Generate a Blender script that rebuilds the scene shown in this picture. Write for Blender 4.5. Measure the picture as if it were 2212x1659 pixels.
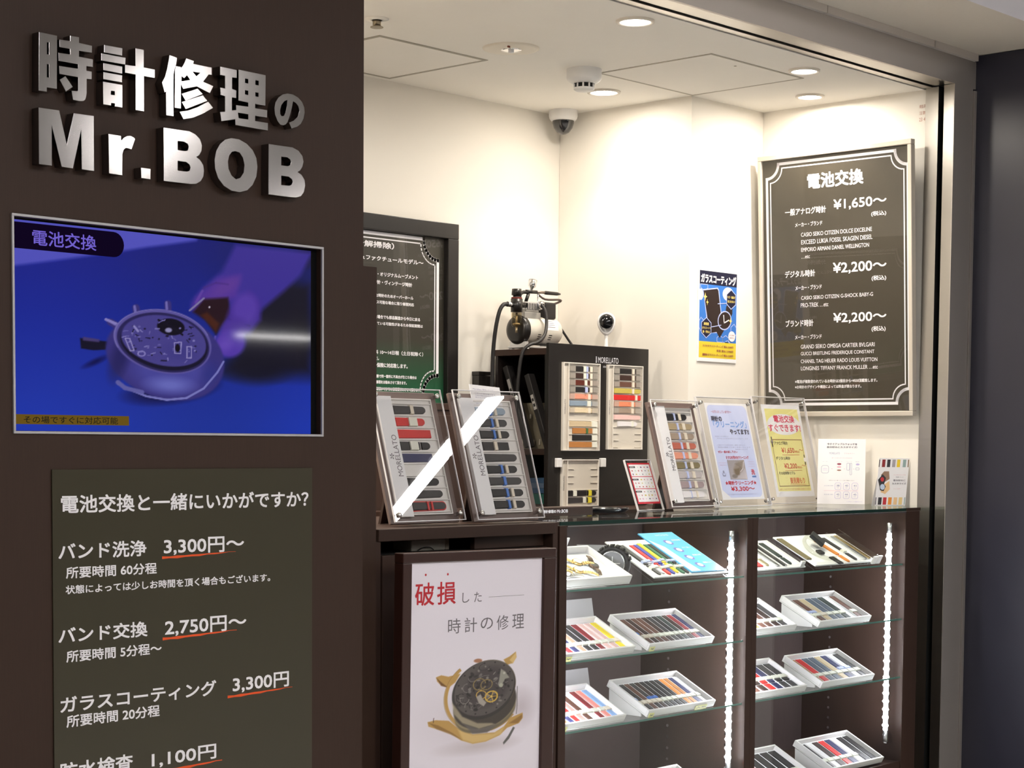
import bpy, math, random
import numpy as np
from mathutils import Matrix, Vector

C = bpy.context.scene.collection
SC = bpy.context.scene
for o in list(bpy.data.objects):
    bpy.data.objects.remove(o)
random.seed(5)
R = math.radians
PI = math.pi

# ------------------------------------------------------------------ camera
EYE = 1.30
cam = bpy.data.cameras.new('camera')
cam.sensor_fit = 'HORIZONTAL'
cam.sensor_width = 36.0
cam.lens = 36.0 * 3949.99 / 2212
cam.shift_y = (1205.53 - 829.5) / 2212
cam.clip_start = 0.05
cam.clip_end = 100
cam_o = bpy.data.objects.new('camera', cam)
C.objects.link(cam_o)


def cam_matrix(yaw, pitch, roll):
    cy, sy, cp, sp, cr, sr = math.cos(yaw), math.sin(yaw), math.cos(pitch), math.sin(pitch), math.cos(roll), math.sin(roll)
    base = Matrix(((1, 0, 0), (0, 0, -1), (0, 1, 0)))
    rz = Matrix(((cy, -sy, 0), (sy, cy, 0), (0, 0, 1)))
    rx = Matrix(((1, 0, 0), (0, cp, -sp), (0, sp, cp)))
    rr = Matrix(((cr, -sr, 0), (sr, cr, 0), (0, 0, 1)))
    w2c = rr @ rx @ base @ rz                 # world -> (right, down, forward)
    flip = Matrix(((1, 0, 0), (0, -1, 0), (0, 0, -1)))
    return (flip @ w2c).transposed()


m3 = cam_matrix(0.822897527, 0.0629653346, 0.00772241487)
cam_o.matrix_world = Matrix.Translation((0, 0, EYE)) @ m3.to_4x4()
SC.camera = cam_o

# ------------------------------------------------------------------ world, exposure
world = bpy.data.worlds.new('world')
SC.world = world
world.use_nodes = True
world.node_tree.nodes['Background'].inputs[0].default_value = (0.8, 0.85, 1.0, 1)
world.node_tree.nodes['Background'].inputs[1].default_value = 0.02
SC.view_settings.view_transform = 'Standard'
SC.view_settings.look = 'None'
SC.view_settings.gamma = 1.0
SC.view_settings.use_curve_mapping = False
SC.view_settings.exposure = 0.0
SC.cycles.max_bounces = 10
SC.cycles.transparent_max_bounces = 24
SC.cycles.sample_clamp_indirect = 6.0
SC.cycles.caustics_reflective = False
SC.cycles.caustics_refractive = False

# light levels (set here, used by the lamp builders below)
SPOT_W = 19.0          # beam of each shop downlight
GLOW_W = 5.0          # soft light of its lens
TUBE_E = 65.0           # concourse linear fixtures, emission strength
LED_E = 80.0           # showcase light bars
TV_E = 0.62            # screen brightness


# ------------------------------------------------------------------ helpers
def lin(c):
    return tuple((x / 12.92 if x <= 0.04045 else ((x + 0.055) / 1.055) ** 2.4) for x in c)


def rgb(r, g, b):
    return lin((r / 255, g / 255, b / 255))


MATS = {}


def mat(name, col=(0.5, 0.5, 0.5), rough=0.5, metal=0.0, spec=0.5, emit=None, es=0.0, coat=0.0, noise=0.0, nscale=40.0,
        stretch=None, bump=0.0, trans=0.0, aniso=0.0):
    if name in MATS:
        return MATS[name]
    m = bpy.data.materials.new(name)
    m.use_nodes = True
    nt = m.node_tree
    b = nt.nodes['Principled BSDF']
    b.inputs['Base Color'].default_value = (*col, 1)
    b.inputs['Roughness'].default_value = rough
    b.inputs['Metallic'].default_value = metal
    b.inputs['Specular IOR Level'].default_value = spec
    b.inputs['Coat Weight'].default_value = coat
    b.inputs['Coat Roughness'].default_value = 0.05
    b.inputs['Transmission Weight'].default_value = trans
    b.inputs['Anisotropic'].default_value = aniso
    if emit:
        b.inputs['Emission Color'].default_value = (*emit, 1)
        b.inputs['Emission Strength'].default_value = es
    if noise or bump:
        tc = nt.nodes.new('ShaderNodeTexCoord')
        mp = nt.nodes.new('ShaderNodeMapping')
        if stretch:
            mp.inputs['Scale'].default_value = stretch
        nz = nt.nodes.new('ShaderNodeTexNoise')
        nz.inputs['Scale'].default_value = nscale
        nz.inputs['Detail'].default_value = 6
        nz.inputs['Roughness'].default_value = 0.65
        nt.links.new(tc.outputs['Object'], mp.inputs['Vector'])
        nt.links.new(mp.outputs['Vector'], nz.inputs['Vector'])
        if noise:
            mx = nt.nodes.new('ShaderNodeMix')
            mx.data_type = 'RGBA'
            mx.inputs[6].default_value = (*[c * (1 - noise) for c in col], 1)
            mx.inputs[7].default_value = (*[min(1, c * (1 + noise)) for c in col], 1)
            nt.links.new(nz.outputs['Fac'], mx.inputs[0])
            nt.links.new(mx.outputs[2], b.inputs['Base Color'])
        if bump:
            bp = nt.nodes.new('ShaderNodeBump')
            bp.inputs['Strength'].default_value = bump
            bp.inputs['Distance'].default_value = 0.002
            nt.links.new(nz.outputs['Fac'], bp.inputs['Height'])
            nt.links.new(bp.outputs['Normal'], b.inputs['Normal'])
    MATS[name] = m
    return m


def clear(name, tint=(1, 1, 1), ior=1.45, rough=0.0, gain=0.6):
    """thin clear sheet: straight-through light plus a fresnel mirror"""
    if name in MATS:
        return MATS[name]
    m = bpy.data.materials.new(name)
    m.use_nodes = True
    nt = m.node_tree
    nt.nodes.clear()
    out = nt.nodes.new('ShaderNodeOutputMaterial')
    mx = nt.nodes.new('ShaderNodeMixShader')
    tr = nt.nodes.new('ShaderNodeBsdfTransparent')
    tr.inputs[0].default_value = (*tint, 1)
    gl = nt.nodes.new('ShaderNodeBsdfGlossy')
    gl.inputs['Roughness'].default_value = rough
    gl.inputs['Color'].default_value = (1, 1, 1, 1)
    fr = nt.nodes.new('ShaderNodeFresnel')
    ge = nt.nodes.new('ShaderNodeNewGeometry')
    mi = nt.nodes.new('ShaderNodeMix')            # same mirror strength from both sides of the sheet
    mi.inputs[2].default_value = ior
    mi.inputs[3].default_value = 1.0 / ior
    nt.links.new(ge.outputs['Backfacing'], mi.inputs[0])
    nt.links.new(mi.outputs[0], fr.inputs[0])
    mu = nt.nodes.new('ShaderNodeMath')
    mu.operation = 'MULTIPLY'
    mu.use_clamp = True
    mu.inputs[1].default_value = gain
    nt.links.new(fr.outputs[0], mu.inputs[0])
    nt.links.new(mu.outputs[0], mx.inputs[0])
    nt.links.new(tr.outputs[0], mx.inputs[1])
    nt.links.new(gl.outputs[0], mx.inputs[2])
    nt.links.new(mx.outputs[0], out.inputs[0])
    MATS[name] = m
    return m


def glow(name, col, e):
    """something that gives off light"""
    if name in MATS:
        return MATS[name]
    m = bpy.data.materials.new(name)
    m.use_nodes = True
    nt = m.node_tree
    nt.nodes.clear()
    out = nt.nodes.new('ShaderNodeOutputMaterial')
    em = nt.nodes.new('ShaderNodeEmission')
    em.inputs[0].default_value = (*col, 1)
    em.inputs[1].default_value = e
    nt.links.new(em.outputs[0], out.inputs[0])
    MATS[name] = m
    return m


def picture_mat(name, emission=0.0, rough=0.5, coat=0.0):
    if name in MATS:
        return MATS[name]
    m = bpy.data.materials.new(name)
    m.use_nodes = True
    nt = m.node_tree
    b = nt.nodes['Principled BSDF']
    at = nt.nodes.new('ShaderNodeAttribute')
    at.attribute_name = 'ink'
    b.inputs['Roughness'].default_value = rough
    b.inputs['Coat Weight'].default_value = coat
    if emission:
        b.inputs['Base Color'].default_value = (0.004, 0.004, 0.005, 1)
        b.inputs['Emission Strength'].default_value = emission
        nt.links.new(at.outputs['Color'], b.inputs['Emission Color'])
    else:
        nt.links.new(at.outputs['Color'], b.inputs['Base Color'])
    MATS[name] = m
    return m


_txt = {}


def text2d(s):
    """ink outline of a line of lettering, normalised to the unit box"""
    if s in _txt:
        return _txt[s]
    cu = bpy.data.curves.new('lettering', 'FONT')
    cu.body = s
    cu.size = 1
    cu.resolution_u = 3
    o = bpy.data.objects.new('lettering', cu)
    C.objects.link(o)
    me = bpy.data.meshes.new_from_object(o.evaluated_get(bpy.context.evaluated_depsgraph_get()))
    vs = [(v.co.x, v.co.y) for v in me.vertices]
    fs = [tuple(p.vertices) for p in me.polygons]
    bpy.data.objects.remove(o)
    bpy.data.curves.remove(cu)
    bpy.data.meshes.remove(me)
    xs = [v[0] for v in vs]
    ys = [v[1] for v in vs]
    x0, x1, y0, y1 = min(xs), max(xs), min(ys), max(ys)
    if len(s) == 1 and s in 'ー一':
        y0, y1 = y0 - 0.4, y1 + 0.4
    n = ([((x - x0) / (x1 - x0), (y - y0) / (y1 - y0)) for x, y in vs], fs)
    _txt[s] = n
    return n


class MB:
    def __init__(self):
        self.v, self.f, self.m = [], [], []

    def add(self, vs, fs, mi=0, M=None):
        b = len(self.v)
        self.v += [tuple(M @ Vector(p)) for p in vs] if M is not None else [tuple(p) for p in vs]
        for f in fs:
            self.f.append(tuple(b + i for i in f))
            self.m.append(mi)
        return self

    def box(self, x0, y0, z0, x1, y1, z1, mi=0, M=None):
        vs = [(x, y, z) for z in (z0, z1) for y in (y0, y1) for x in (x0, x1)]
        return self.add(vs, [(0, 2, 3, 1), (4, 5, 7, 6), (0, 1, 5, 4), (2, 6, 7, 3), (0, 4, 6, 2), (1, 3, 7, 5)], mi, M)

    def slab(self, pts, y0, y1, mi=0, mside=None, M=None):
        """prism of an xz outline between two depths, front face at y0"""
        n = len(pts)
        vs = [(x, y0, z) for x, z in pts] + [(x, y1, z) for x, z in pts]
        self.add(vs, [tuple(range(n)), tuple(range(2 * n - 1, n - 1, -1))], mi, M)
        self.add(vs, [(i, i + n, (i + 1) % n + n, (i + 1) % n) for i in range(n)], mi if mside is None else mside, M)
        return self

    def plate(self, pts, z0, z1, mi=0, M=None, inset=0.0):
        """prism of an xy outline between two heights; the top may be drawn in a little"""
        n = len(pts)
        cx = sum(p[0] for p in pts) / n
        cy = sum(p[1] for p in pts) / n
        if inset:
            xs = [p[0] for p in pts]
            ys = [p[1] for p in pts]
            kx = 1 - 2 * inset / max(1e-6, max(xs) - min(xs))
            ky = 1 - 2 * inset / max(1e-6, max(ys) - min(ys))
            top = [((x - cx) * kx + cx, (y - cy) * ky + cy, z1) for x, y in pts]
        else:
            top = [(x, y, z1) for x, y in pts]
        vs = [(x, y, z0) for x, y in pts] + top
        return self.add(vs, [tuple(range(n - 1, -1, -1)), tuple(range(n, 2 * n))] + [(i, (i + 1) % n, (i + 1) % n + n, i + n) for i in range(n)], mi, M)

    def face(self, pts, y, mi=0):
        return self.add([(x, y, z) for x, z in pts], [tuple(range(len(pts)))], mi)

    def rect(self, x0, z0, x1, z1, y, mi=0):
        return self.face([(x0, z0), (x1, z0), (x1, z1), (x0, z1)], y, mi)

    def oval(self, cx, cz, rx, rz, y, mi=0, n=28, a=0.0):
        ca, sa = math.cos(a), math.sin(a)
        return self.face([(cx + rx * math.cos(t) * ca - rz * math.sin(t) * sa, cz + rx * math.cos(t) * sa + rz * math.sin(t) * ca)
                          for t in [2 * PI * i / n for i in range(n)]], y, mi)

    def stroke(self, pts, w, y, mi=0, closed=False):
        n = len(pts)
        for i in range(n if closed else n - 1):
            (x0, z0), (x1, z1) = pts[i], pts[(i + 1) % n]
            d = math.hypot(x1 - x0, z1 - z0) or 1
            nx, nz = -(z1 - z0) / d * w / 2, (x1 - x0) / d * w / 2
            ex, ez = (x1 - x0) / d * w / 2, (z1 - z0) / d * w / 2
            self.face([(x0 - nx - ex, z0 - nz - ez), (x1 - nx + ex, z1 - nz + ez), (x1 + nx + ex, z1 + nz + ez), (x0 + nx - ex, z0 + nz - ez)], y, mi)
        return self

    def text(self, s, x0, x1, z0, z1, y, mi=0, bold=0.0, rot=None):
        vs, fs = text2d(s)
        h = z1 - z0
        r = bold * h
        sh = [(0, 0)] if not bold else [(0, 0), (r, r), (-r, r), (r, -r), (-r, -r), (r, 0), (-r, 0), (0, r), (0, -r)]
        M = None
        if rot:
            M = rot
        for k, (dx, dz) in enumerate(sh):
            self.add([(x0 + u * (x1 - x0) + dx, y - 0.00002 * k, z0 + v * h + dz) for u, v in vs], fs, mi, M)
        return self

    def cyl(self, p0, p1, r0, r1=None, n=16, mi=0, caps=True):
        r1 = r0 if r1 is None else r1
        a, b = Vector(p0), Vector(p1)
        d = (b - a).normalized()
        u = d.orthogonal().normalized()
        w = d.cross(u)
        vs = [a + (u * math.cos(2 * PI * i / n) + w * math.sin(2 * PI * i / n)) * r0 for i in range(n)]
        vs += [b + (u * math.cos(2 * PI * i / n) + w * math.sin(2 * PI * i / n)) * r1 for i in range(n)]
        fs = [(i, (i + 1) % n, (i + 1) % n + n, i + n) for i in range(n)]
        if caps:
            fs += [tuple(range(n - 1, -1, -1)), tuple(range(n, 2 * n))]
        return self.add([tuple(v) for v in vs], fs, mi)

    def lathe(self, prof, c, axis=(0, 0, 1), n=32, mi=0):
        a = Vector(axis).normalized()
        u = a.orthogonal().normalized()
        w = a.cross(u)
        c = Vector(c)
        vs, fs = [], []
        for r, h in prof:
            for i in range(n):
                t = 2 * PI * i / n
                vs.append(tuple(c + a * h + (u * math.cos(t) + w * math.sin(t)) * max(r, 1e-5)))
        for k in range(len(prof) - 1):
            for i in range(n):
                j = (i + 1) % n
                fs.append((k * n + i, k * n + j, (k + 1) * n + j, (k + 1) * n + i))
        return self.add(vs, fs, mi)

    def tube(self, path, r, n=10, mi=0, sub=4):
        p = [Vector(q) for q in path]
        if sub > 1 and len(p) > 2:          # smooth the path
            q = []
            e = [p[0]] + p + [p[-1]]
            for i in range(1, len(e) - 2):
                for k in range(sub):
                    t = k / sub
                    q.append(0.5 * ((2 * e[i]) + (-e[i - 1] + e[i + 1]) * t + (2 * e[i - 1] - 5 * e[i] + 4 * e[i + 1] - e[i + 2]) * t * t
                                    + (-e[i - 1] + 3 * e[i] - 3 * e[i + 1] + e[i + 2]) * t ** 3))
            q.append(p[-1])
            p = q
        vs, fs = [], []
        u = None
        for i, c in enumerate(p):
            d = (p[min(i + 1, len(p) - 1)] - p[max(i - 1, 0)]).normalized()
            u = d.orthogonal().normalized() if u is None else (u - d * u.dot(d)).normalized()
            w = d.cross(u)
            vs += [tuple(c + (u * math.cos(2 * PI * k / n) + w * math.sin(2 * PI * k / n)) * r) for k in range(n)]
        for i in range(len(p) - 1):
            for k in range(n):
                j = (k + 1) % n
                fs.append((i * n + k, i * n + j, (i + 1) * n + j, (i + 1) * n + k))
        fs += [tuple(range(n - 1, -1, -1)), tuple((len(p) - 1) * n + k for k in range(n))]
        return self.add(vs, fs, mi)

    def build(self, name, mats, parent=None, smooth=False, bevel=0.0, label=None):
        me = bpy.data.meshes.new(name)
        me.from_pydata(self.v, [], self.f)
        if not isinstance(mats, (list, tuple)):
            mats = [mats]
        for m in mats:
            me.materials.append(m)
        if len(mats) > 1:
            me.polygons.foreach_set('material_index', self.m)
        if smooth:
            me.polygons.foreach_set('use_smooth', [len(p.vertices) <= 4 for p in me.polygons])
        me.update()
        o = bpy.data.objects.new(name, me)
        C.objects.link(o)
        if parent is not None:
            o.parent = parent
        if bevel:
            md = o.modifiers.new('bevel', 'BEVEL')
            md.width = bevel
            md.segments = 2
            md.limit_method = 'ANGLE'
        if label:
            o['label'] = label
        return o


def tag(o, label, cat, group=None):
    o['label'] = label
    o['category'] = cat
    if group:
        o['group'] = group
    return o


def thing(name, label, cat, loc=(0, 0, 0), rot=(0, 0, 0), group=None):
    o = bpy.data.objects.new(name, None)
    o.empty_display_size = 0.05
    C.objects.link(o)
    o.location = loc
    o.rotation_euler = rot
    return tag(o, label, cat, group)


def struct(o):
    o['kind'] = 'structure'
    return o


def shape2d(loops, depth, bev=0.0):
    """flat letter with holes, in xz, facing -y, thickness depth"""
    cu = bpy.data.curves.new('letter', 'CURVE')
    cu.dimensions = '2D'
    cu.fill_mode = 'BOTH'
    cu.extrude = depth / 2 - bev
    cu.bevel_depth = bev
    cu.bevel_resolution = 1
    for l in loops:
        sp = cu.splines.new('POLY')
        sp.points.add(len(l) - 1)
        for p, q in zip(sp.points, l):
            p.co = (q[0], q[1], 0, 1)
        sp.use_cyclic_u = True
    o = bpy.data.objects.new('letter', cu)
    C.objects.link(o)
    me = bpy.data.meshes.new_from_object(o.evaluated_get(bpy.context.evaluated_depsgraph_get()))
    bpy.data.objects.remove(o)
    vs = [(v.co.x, -v.co.z, v.co.y) for v in me.vertices]
    fs = [tuple(p.vertices) for p in me.polygons]
    bpy.data.meshes.remove(me)
    return vs, fs


def color_sheet(name, x0, z0, x1, z1, y, img, material, parent=None):
    """flat print / screen: a fine grid whose vertices carry the printed colours (img is linear rgb, row 0 at the top)"""
    h, w, _ = img.shape
    xs = np.linspace(x0, x1, w)
    zs = np.linspace(z1, z0, h)
    X, Z = np.meshgrid(xs, zs)
    co = np.stack([X, np.full_like(X, y), Z], -1).reshape(-1, 3)
    idx = np.arange(h * w).reshape(h, w)
    q = np.stack([idx[1:, :-1], idx[1:, 1:], idx[:-1, 1:], idx[:-1, :-1]], -1).reshape(-1, 4)
    me = bpy.data.meshes.new(name)
    me.vertices.add(len(co))
    me.vertices.foreach_set('co', co.ravel())
    me.loops.add(q.size)
    me.loops.foreach_set('vertex_index', q.ravel().astype(np.int32))
    me.polygons.add(len(q))
    me.polygons.foreach_set('loop_start', np.arange(0, q.size, 4, dtype=np.int32))
    me.update(calc_edges=True)
    at = me.attributes.new('ink', 'FLOAT_COLOR', 'POINT')
    rgba = np.ones((h * w, 4), np.float32)
    rgba[:, :3] = img.reshape(-1, 3)
    at.data.foreach_set('color', rgba.ravel())
    me.materials.append(material)
    o = bpy.data.objects.new(name, me)
    C.objects.link(o)
    if parent is not None:
        o.parent = parent
    return o


def s2l(a):
    a = np.clip(a, 0, 1)
    return np.where(a <= 0.04045, a / 12.92, ((a + 0.055) / 1.055) ** 2.4)


# ------------------------------------------------------------------ materials
M_LAM = mat('dark brown laminate', rgb(57, 41, 33), 0.5, spec=0.25, noise=0.22, nscale=14, stretch=(40, 40, 1.2))
M_CAB = mat('dark brown cabinet laminate', rgb(58, 42, 35), 0.48, spec=0.25, noise=0.18, nscale=14, stretch=(30, 30, 1.2))
M_DKW = mat('dark walnut frame', rgb(52, 28, 22), 0.35, noise=0.25, nscale=20, stretch=(30, 30, 2))
M_STEEL = mat('brushed steel', (0.44, 0.42, 0.39), 0.32, metal=1.0, noise=0.05, nscale=30, stretch=(1, 1, 60), bump=0.05)
M_HAIR = mat('hairline steel face', (0.52, 0.48, 0.45), 0.48, metal=0.7, noise=0.04, nscale=30, stretch=(1, 1, 60))
M_LETTER = mat('satin steel letter', (0.25, 0.235, 0.23), 0.14, metal=1.0, noise=0.03, nscale=60)
M_CHROME = mat('polished chrome', (0.8, 0.8, 0.82), 0.12, metal=1.0)
M_ALU = mat('anodised aluminium', (0.7, 0.7, 0.72), 0.35, metal=1.0)
M_CREAM = mat('cream wall paint', (0.86, 0.82, 0.75), 0.75, spec=0.2, noise=0.02, nscale=6, bump=0.03)
M_CEIL = mat('white ceiling paint', (0.90, 0.87, 0.81), 0.8, spec=0.2, noise=0.02, nscale=6)
M_JOINT = mat('grey joint', (0.36, 0.33, 0.27), 0.6)
M_SOFFIT = mat('beige soffit board', (0.74, 0.68, 0.60), 0.7, noise=0.04, nscale=120)
M_LILAC = mat('pale grey fascia paint', (0.72, 0.70, 0.74), 0.7, noise=0.02, nscale=20)
M_NAVY = mat('dark navy panel', rgb(46, 46, 58), 0.35, spec=0.4, noise=0.06, nscale=8)
M_FLOOR = mat('pale stone floor', (0.58, 0.56, 0.53), 0.3, noise=0.12, nscale=5)
M_CONC = mat('pale concourse paint', (0.55, 0.54, 0.52), 0.7, noise=0.03, nscale=4)
M_BLACK = mat('black lacquer', (0.012, 0.010, 0.009), 0.3, noise=0.2, nscale=30)
M_BLKM = mat('matt black plastic', (0.014, 0.012, 0.012), 0.5)
M_BLKP = mat('black print', (0.022, 0.02, 0.018), 0.45)
M_SLOT = mat('dark slot', (0.003, 0.003, 0.003), 0.8)
M_WHITE = mat('white plastic', (0.80, 0.79, 0.78), 0.4)
M_PAPER = mat('white paper', (0.88, 0.87, 0.89), 0.6)
M_INKW = mat('white vinyl lettering', (0.94, 0.92, 0.95), 0.5)
M_TRAY = mat('white tray card', (0.80, 0.77, 0.76), 0.55)
M_CREAMP = mat('cream plastic', (0.74, 0.70, 0.60), 0.4)
M_GLASS = clear('clear glass', (0.97, 0.99, 0.98), 1.5)
M_GTOP = clear('counter glass', (0.93, 0.96, 0.94), 1.55)
M_GEDGE = mat('green glass edge', (0.010, 0.035, 0.028), 0.15)
M_SHEDGE = mat('pale green glass edge', (0.10, 0.22, 0.19), 0.2)
M_ACR = clear('clear acrylic', (0.97, 0.97, 0.97), 1.45)
M_ACRE = mat('acrylic edge', (0.75, 0.73, 0.74), 0.25, spec=0.8)
M_COVER = clear('poster cover sheet', (1, 1, 1), 1.4)
M_GOLD = mat('gold metal', (0.80, 0.58, 0.24), 0.28, metal=1.0)
M_ORANGE = mat('orange marker ink', rgb(235, 84, 24), 0.5)
M_RED = mat('red ink', rgb(190, 36, 48), 0.5)
M_GREY = mat('grey ink', rgb(110, 104, 110), 0.5)
M_SILK = mat('grey wood veneer', rgb(112, 94, 88), 0.4, noise=0.15, nscale=20, stretch=(2, 20, 20))


def ink(name, r, g, b):
    return mat('%s ink' % name, rgb(r, g, b), 0.55)

# ------------------------------------------------------------------ large lights of the concourse (linear ceiling fixtures)
FRONT = 2.87           # shop-front plane
ZC = 1.113             # counter top
ZI = 2.40              # shop ceiling
ZO = 2.90              # concourse ceiling
M_TUBE = glow('lit fluorescent diffuser', (1.0, 0.97, 0.95), TUBE_E)


def fixture(p, q, w, label):
    (x0, y0), (x1, y1) = p, q
    L = math.hypot(x1 - x0, y1 - y0)
    t = thing('linear_ceiling_light', label, 'ceiling light', ((x0 + x1) / 2, (y0 + y1) / 2, ZO), (0, 0, math.atan2(y1 - y0, x1 - x0)), 'concourse ceiling lights')
    MB().box(-L / 2 - 0.02, -w / 2 - 0.02, -0.04, L / 2 + 0.02, w / 2 + 0.02, 0).build('housing', M_WHITE, t)
    MB().box(-L / 2, -w / 2, -0.05, L / 2, w / 2, -0.0401).build('diffuser', M_TUBE, t)
    return t


for p, q, w, l in [((6.10, -0.22), (5.84, 0.88), 0.09, 'slim lit ceiling fixture nearest the navy pier in the concourse'),
                   ((4.72, -0.70), (6.25, -3.25), 0.08, 'slim lit ceiling fixture across the aisle from the shop front'),
                   ((17.1, -15.75), (18.35, -15.55), 0.12, 'slim lit ceiling fixture at the far end of the concourse'),
                   ((1.2, 0.2), (1.2, -1.2), 0.16, 'added fill light on the ceiling in front of the brown pillar'),  # unseen, added as fill for the pillar face
                   ((2.5, 0.5), (2.5, -0.9), 0.16, 'added fill light on the ceiling in front of the shop counter'),  # unseen, added as general fill before the counter
                   ((-1.5, -1.2), (-1.5, -2.8), 0.16, 'added fill light on the ceiling left of the shop in the concourse'),  # out of view, added as concourse fill from the left
                   ((8.5, -3.0), (8.5, -4.6), 0.16, 'added fill light on the ceiling right of the shop in the concourse'),  # out of view, added as concourse fill from the right
                   ((15.5, -3.2), (15.5, -6.4), 0.30, 'added fill light on the ceiling farther along the concourse')]:  # unseen, added to brighten the far end for the steel's reflections
    fixture(p, q, w, l)

# ------------------------------------------------------------------ concourse shell
X0, X1, Y0 = -6.0, 21.0, -19.0
struct(MB().box(X0, Y0, -0.1, X1, 4.4, 0).build('floor', M_FLOOR))
struct(MB().box(X0, Y0, ZO, X1, 4.4, ZO + 0.1).build('ceiling', M_CONC))
struct(MB().box(X0 - 0.1, Y0, 0, X0, 4.4, ZO).build('wall_far_left', M_CONC))
struct(MB().box(X1, Y0, 0, X1 + 0.1, 4.4, ZO).build('wall_far_right', M_CONC))
struct(MB().box(X0, Y0 - 0.1, 0, X1, Y0, ZO).build('wall_concourse', M_CONC))
# bulkhead over the shop front: beige underside, pale fascia
b = MB().box(X0, 2.54, 2.51, 8.0, 2.87, ZO, 0)
b.m[0] = 1
struct(b.build('trim_1', [M_LILAC, M_SOFFIT]))
# narrow strip between bulkhead and steel header, with its joints
b = MB()
xs = [2.3, 3.255, 3.80, 4.34, 4.92, 5.185]
for a, c in zip(xs[:-1], xs[1:]):
    b.box(a + 0.002, 2.856, 2.489, c - 0.002, 2.875, 2.5095)
struct(b.build('trim_2', mat('pale aluminium strip', (0.62, 0.57, 0.53), 0.45)))
# navy pier on the right
struct(MB().box(5.197, 2.15, 0, 5.75, 2.885, 2.508).build('wall_navy_pier', M_NAVY))
struct(MB().box(5.75, 2.70, 0, 8.0, 2.87, 2.51).build('wall_next_shop', M_NAVY))
struct(MB().box(8.0, 2.70, 0, X1, 2.87, ZO).build('wall_concourse_right', M_CONC))

# ------------------------------------------------------------------ shop shell
struct(MB().box(1.0, 4.137, 0, 5.2, 4.25, ZO).build('wall_back', M_CREAM))
struct(MB().box(4.68, 3.58, 0, 5.069, 4.136, ZI).build('wall_column', M_CREAM))
struct(MB().box(5.07, 2.969, 0, 5.195, 4.136, ZI).build('wall_right', M_CREAM))
struct(MB().box(0.9, 2.95, 0, 1.0, 4.137, ZI).build('wall_left', M_CREAM))
struct(MB().box(1.0, 2.976, ZI, 5.195, 4.137, ZI + 0.08).build('ceiling_shop', M_CEIL))
struct(MB().box(1.0, 2.876, ZI + 0.095, 5.195, 4.137, ZO).build('trim_3', M_CEIL))

struct(MB().box(1.0, 2.96, 0.0, 5.07, 4.137, 0.004).build('floor_shop', mat('pale vinyl floor', (0.84, 0.80, 0.73), 0.4, noise=0.04, nscale=6)))
# steel header with its shutter slot underneath
hd = MB()
hd.box(2.3, 2.87, 2.406, 5.195, 2.880, 2.489, 2)
hd.box(2.3, 2.880, 2.406, 5.064, 2.936, 2.412)
hd.box(2.3, 2.936, 2.420, 5.064, 2.946, 2.425, 1)
hd.box(2.3, 2.946, 2.4025, 5.064, 2.976, 2.410)
hd.box(2.3, 2.932, 2.407, 5.064, 2.936, 2.425)
struct(hd.build('trim_4', [M_STEEL, M_SLOT, M_HAIR]))
# steel jamb at the right end, with the dark shutter guide
jb = MB()
jb.box(5.066, 2.87, 0, 5.178, 2.872, 2.406, 2)            # front face
jb.box(5.182, 2.866, 0, 5.196, 2.876, 2.400, 2)           # outer bead
jb.box(5.178, 2.874, 0, 5.182, 2.88, 2.40, 1)
jb.box(5.066, 2.8722, 0, 5.070, 2.906, 2.405)          # reveal, outer strip
jb.box(5.066, 2.925, 0, 5.070, 2.969, 2.4035)           # reveal, inner strip
jb.box(5.110, 2.906, 0, 5.112, 2.925, 2.405, 1)
jb.box(5.066, 2.906, 0, 5.110, 2.9065, 2.405, 1)
jb.box(5.066, 2.9245, 0, 5.110, 2.925, 2.405, 1)
struct(jb.build('trim_5', [M_STEEL, M_SLOT, M_HAIR]))
# small printed inspection marks beside the jamb
st = MB()
for z, s in ((2.345, '検査済'), (2.325, '注意'), (2.305, '23 4')):
    st.text(s, -0.021, 0.0, z, z + 0.011, 0)
o = st.build('inspection_sticker', ink('faded red', 178, 120, 100))
o.location = (5.0695, 2.972, 0)
o.rotation_euler = (0, 0, -PI / 2)
tag(o, 'faded red printed marks high on the wall beside the steel jamb', 'sticker')

# ceiling access hatches (flush panels inside grey joints)
def hatch(name, x0, y0, x1, y1, label, w):
    t = thing(name, label, 'ceiling hatch', ((x0 + x1) / 2, (y0 + y1) / 2, ZI), group='flush access hatches in the shop ceiling')
    hx, hy = (x1 - x0) / 2, (y1 - y0) / 2
    f = MB()
    for a in ((-hx, -hy, hx, -hy + w), (-hx, hy - w, hx, hy), (-hx, -hy + w, -hx + w, hy - w), (hx - w, -hy + w, hx, hy - w)):
        f.box(a[0], a[1], -0.0016, a[2], a[3], 0.0)
    f.build('frame', M_JOINT, t)
    MB().box(-hx + w, -hy + w, -0.001, hx - w, hy - w, 0).build('panel', M_CEIL, t)
    return t


hatch('access_hatch', 3.44, 3.695, 3.866, 4.108, 'square ceiling hatch behind the brown pillar, left of the emergency light', 0.012)
t = hatch('access_hatch', 4.212, 3.155, 4.674, 3.574, 'square ceiling hatch touching the corner of the cream column', 0.008)
MB().cyl((-0.05, -0.16, -0.002), (-0.05, -0.16, 0), 0.004).build('screw', M_JOINT, t)

# ------------------------------------------------------------------ downlights
M_LAMP = glow('lit downlight lens', (1.0, 0.96, 0.90), 14.0)
M_RING = mat('downlight trim ring', (0.72, 0.66, 0.58), 0.4)


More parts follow.
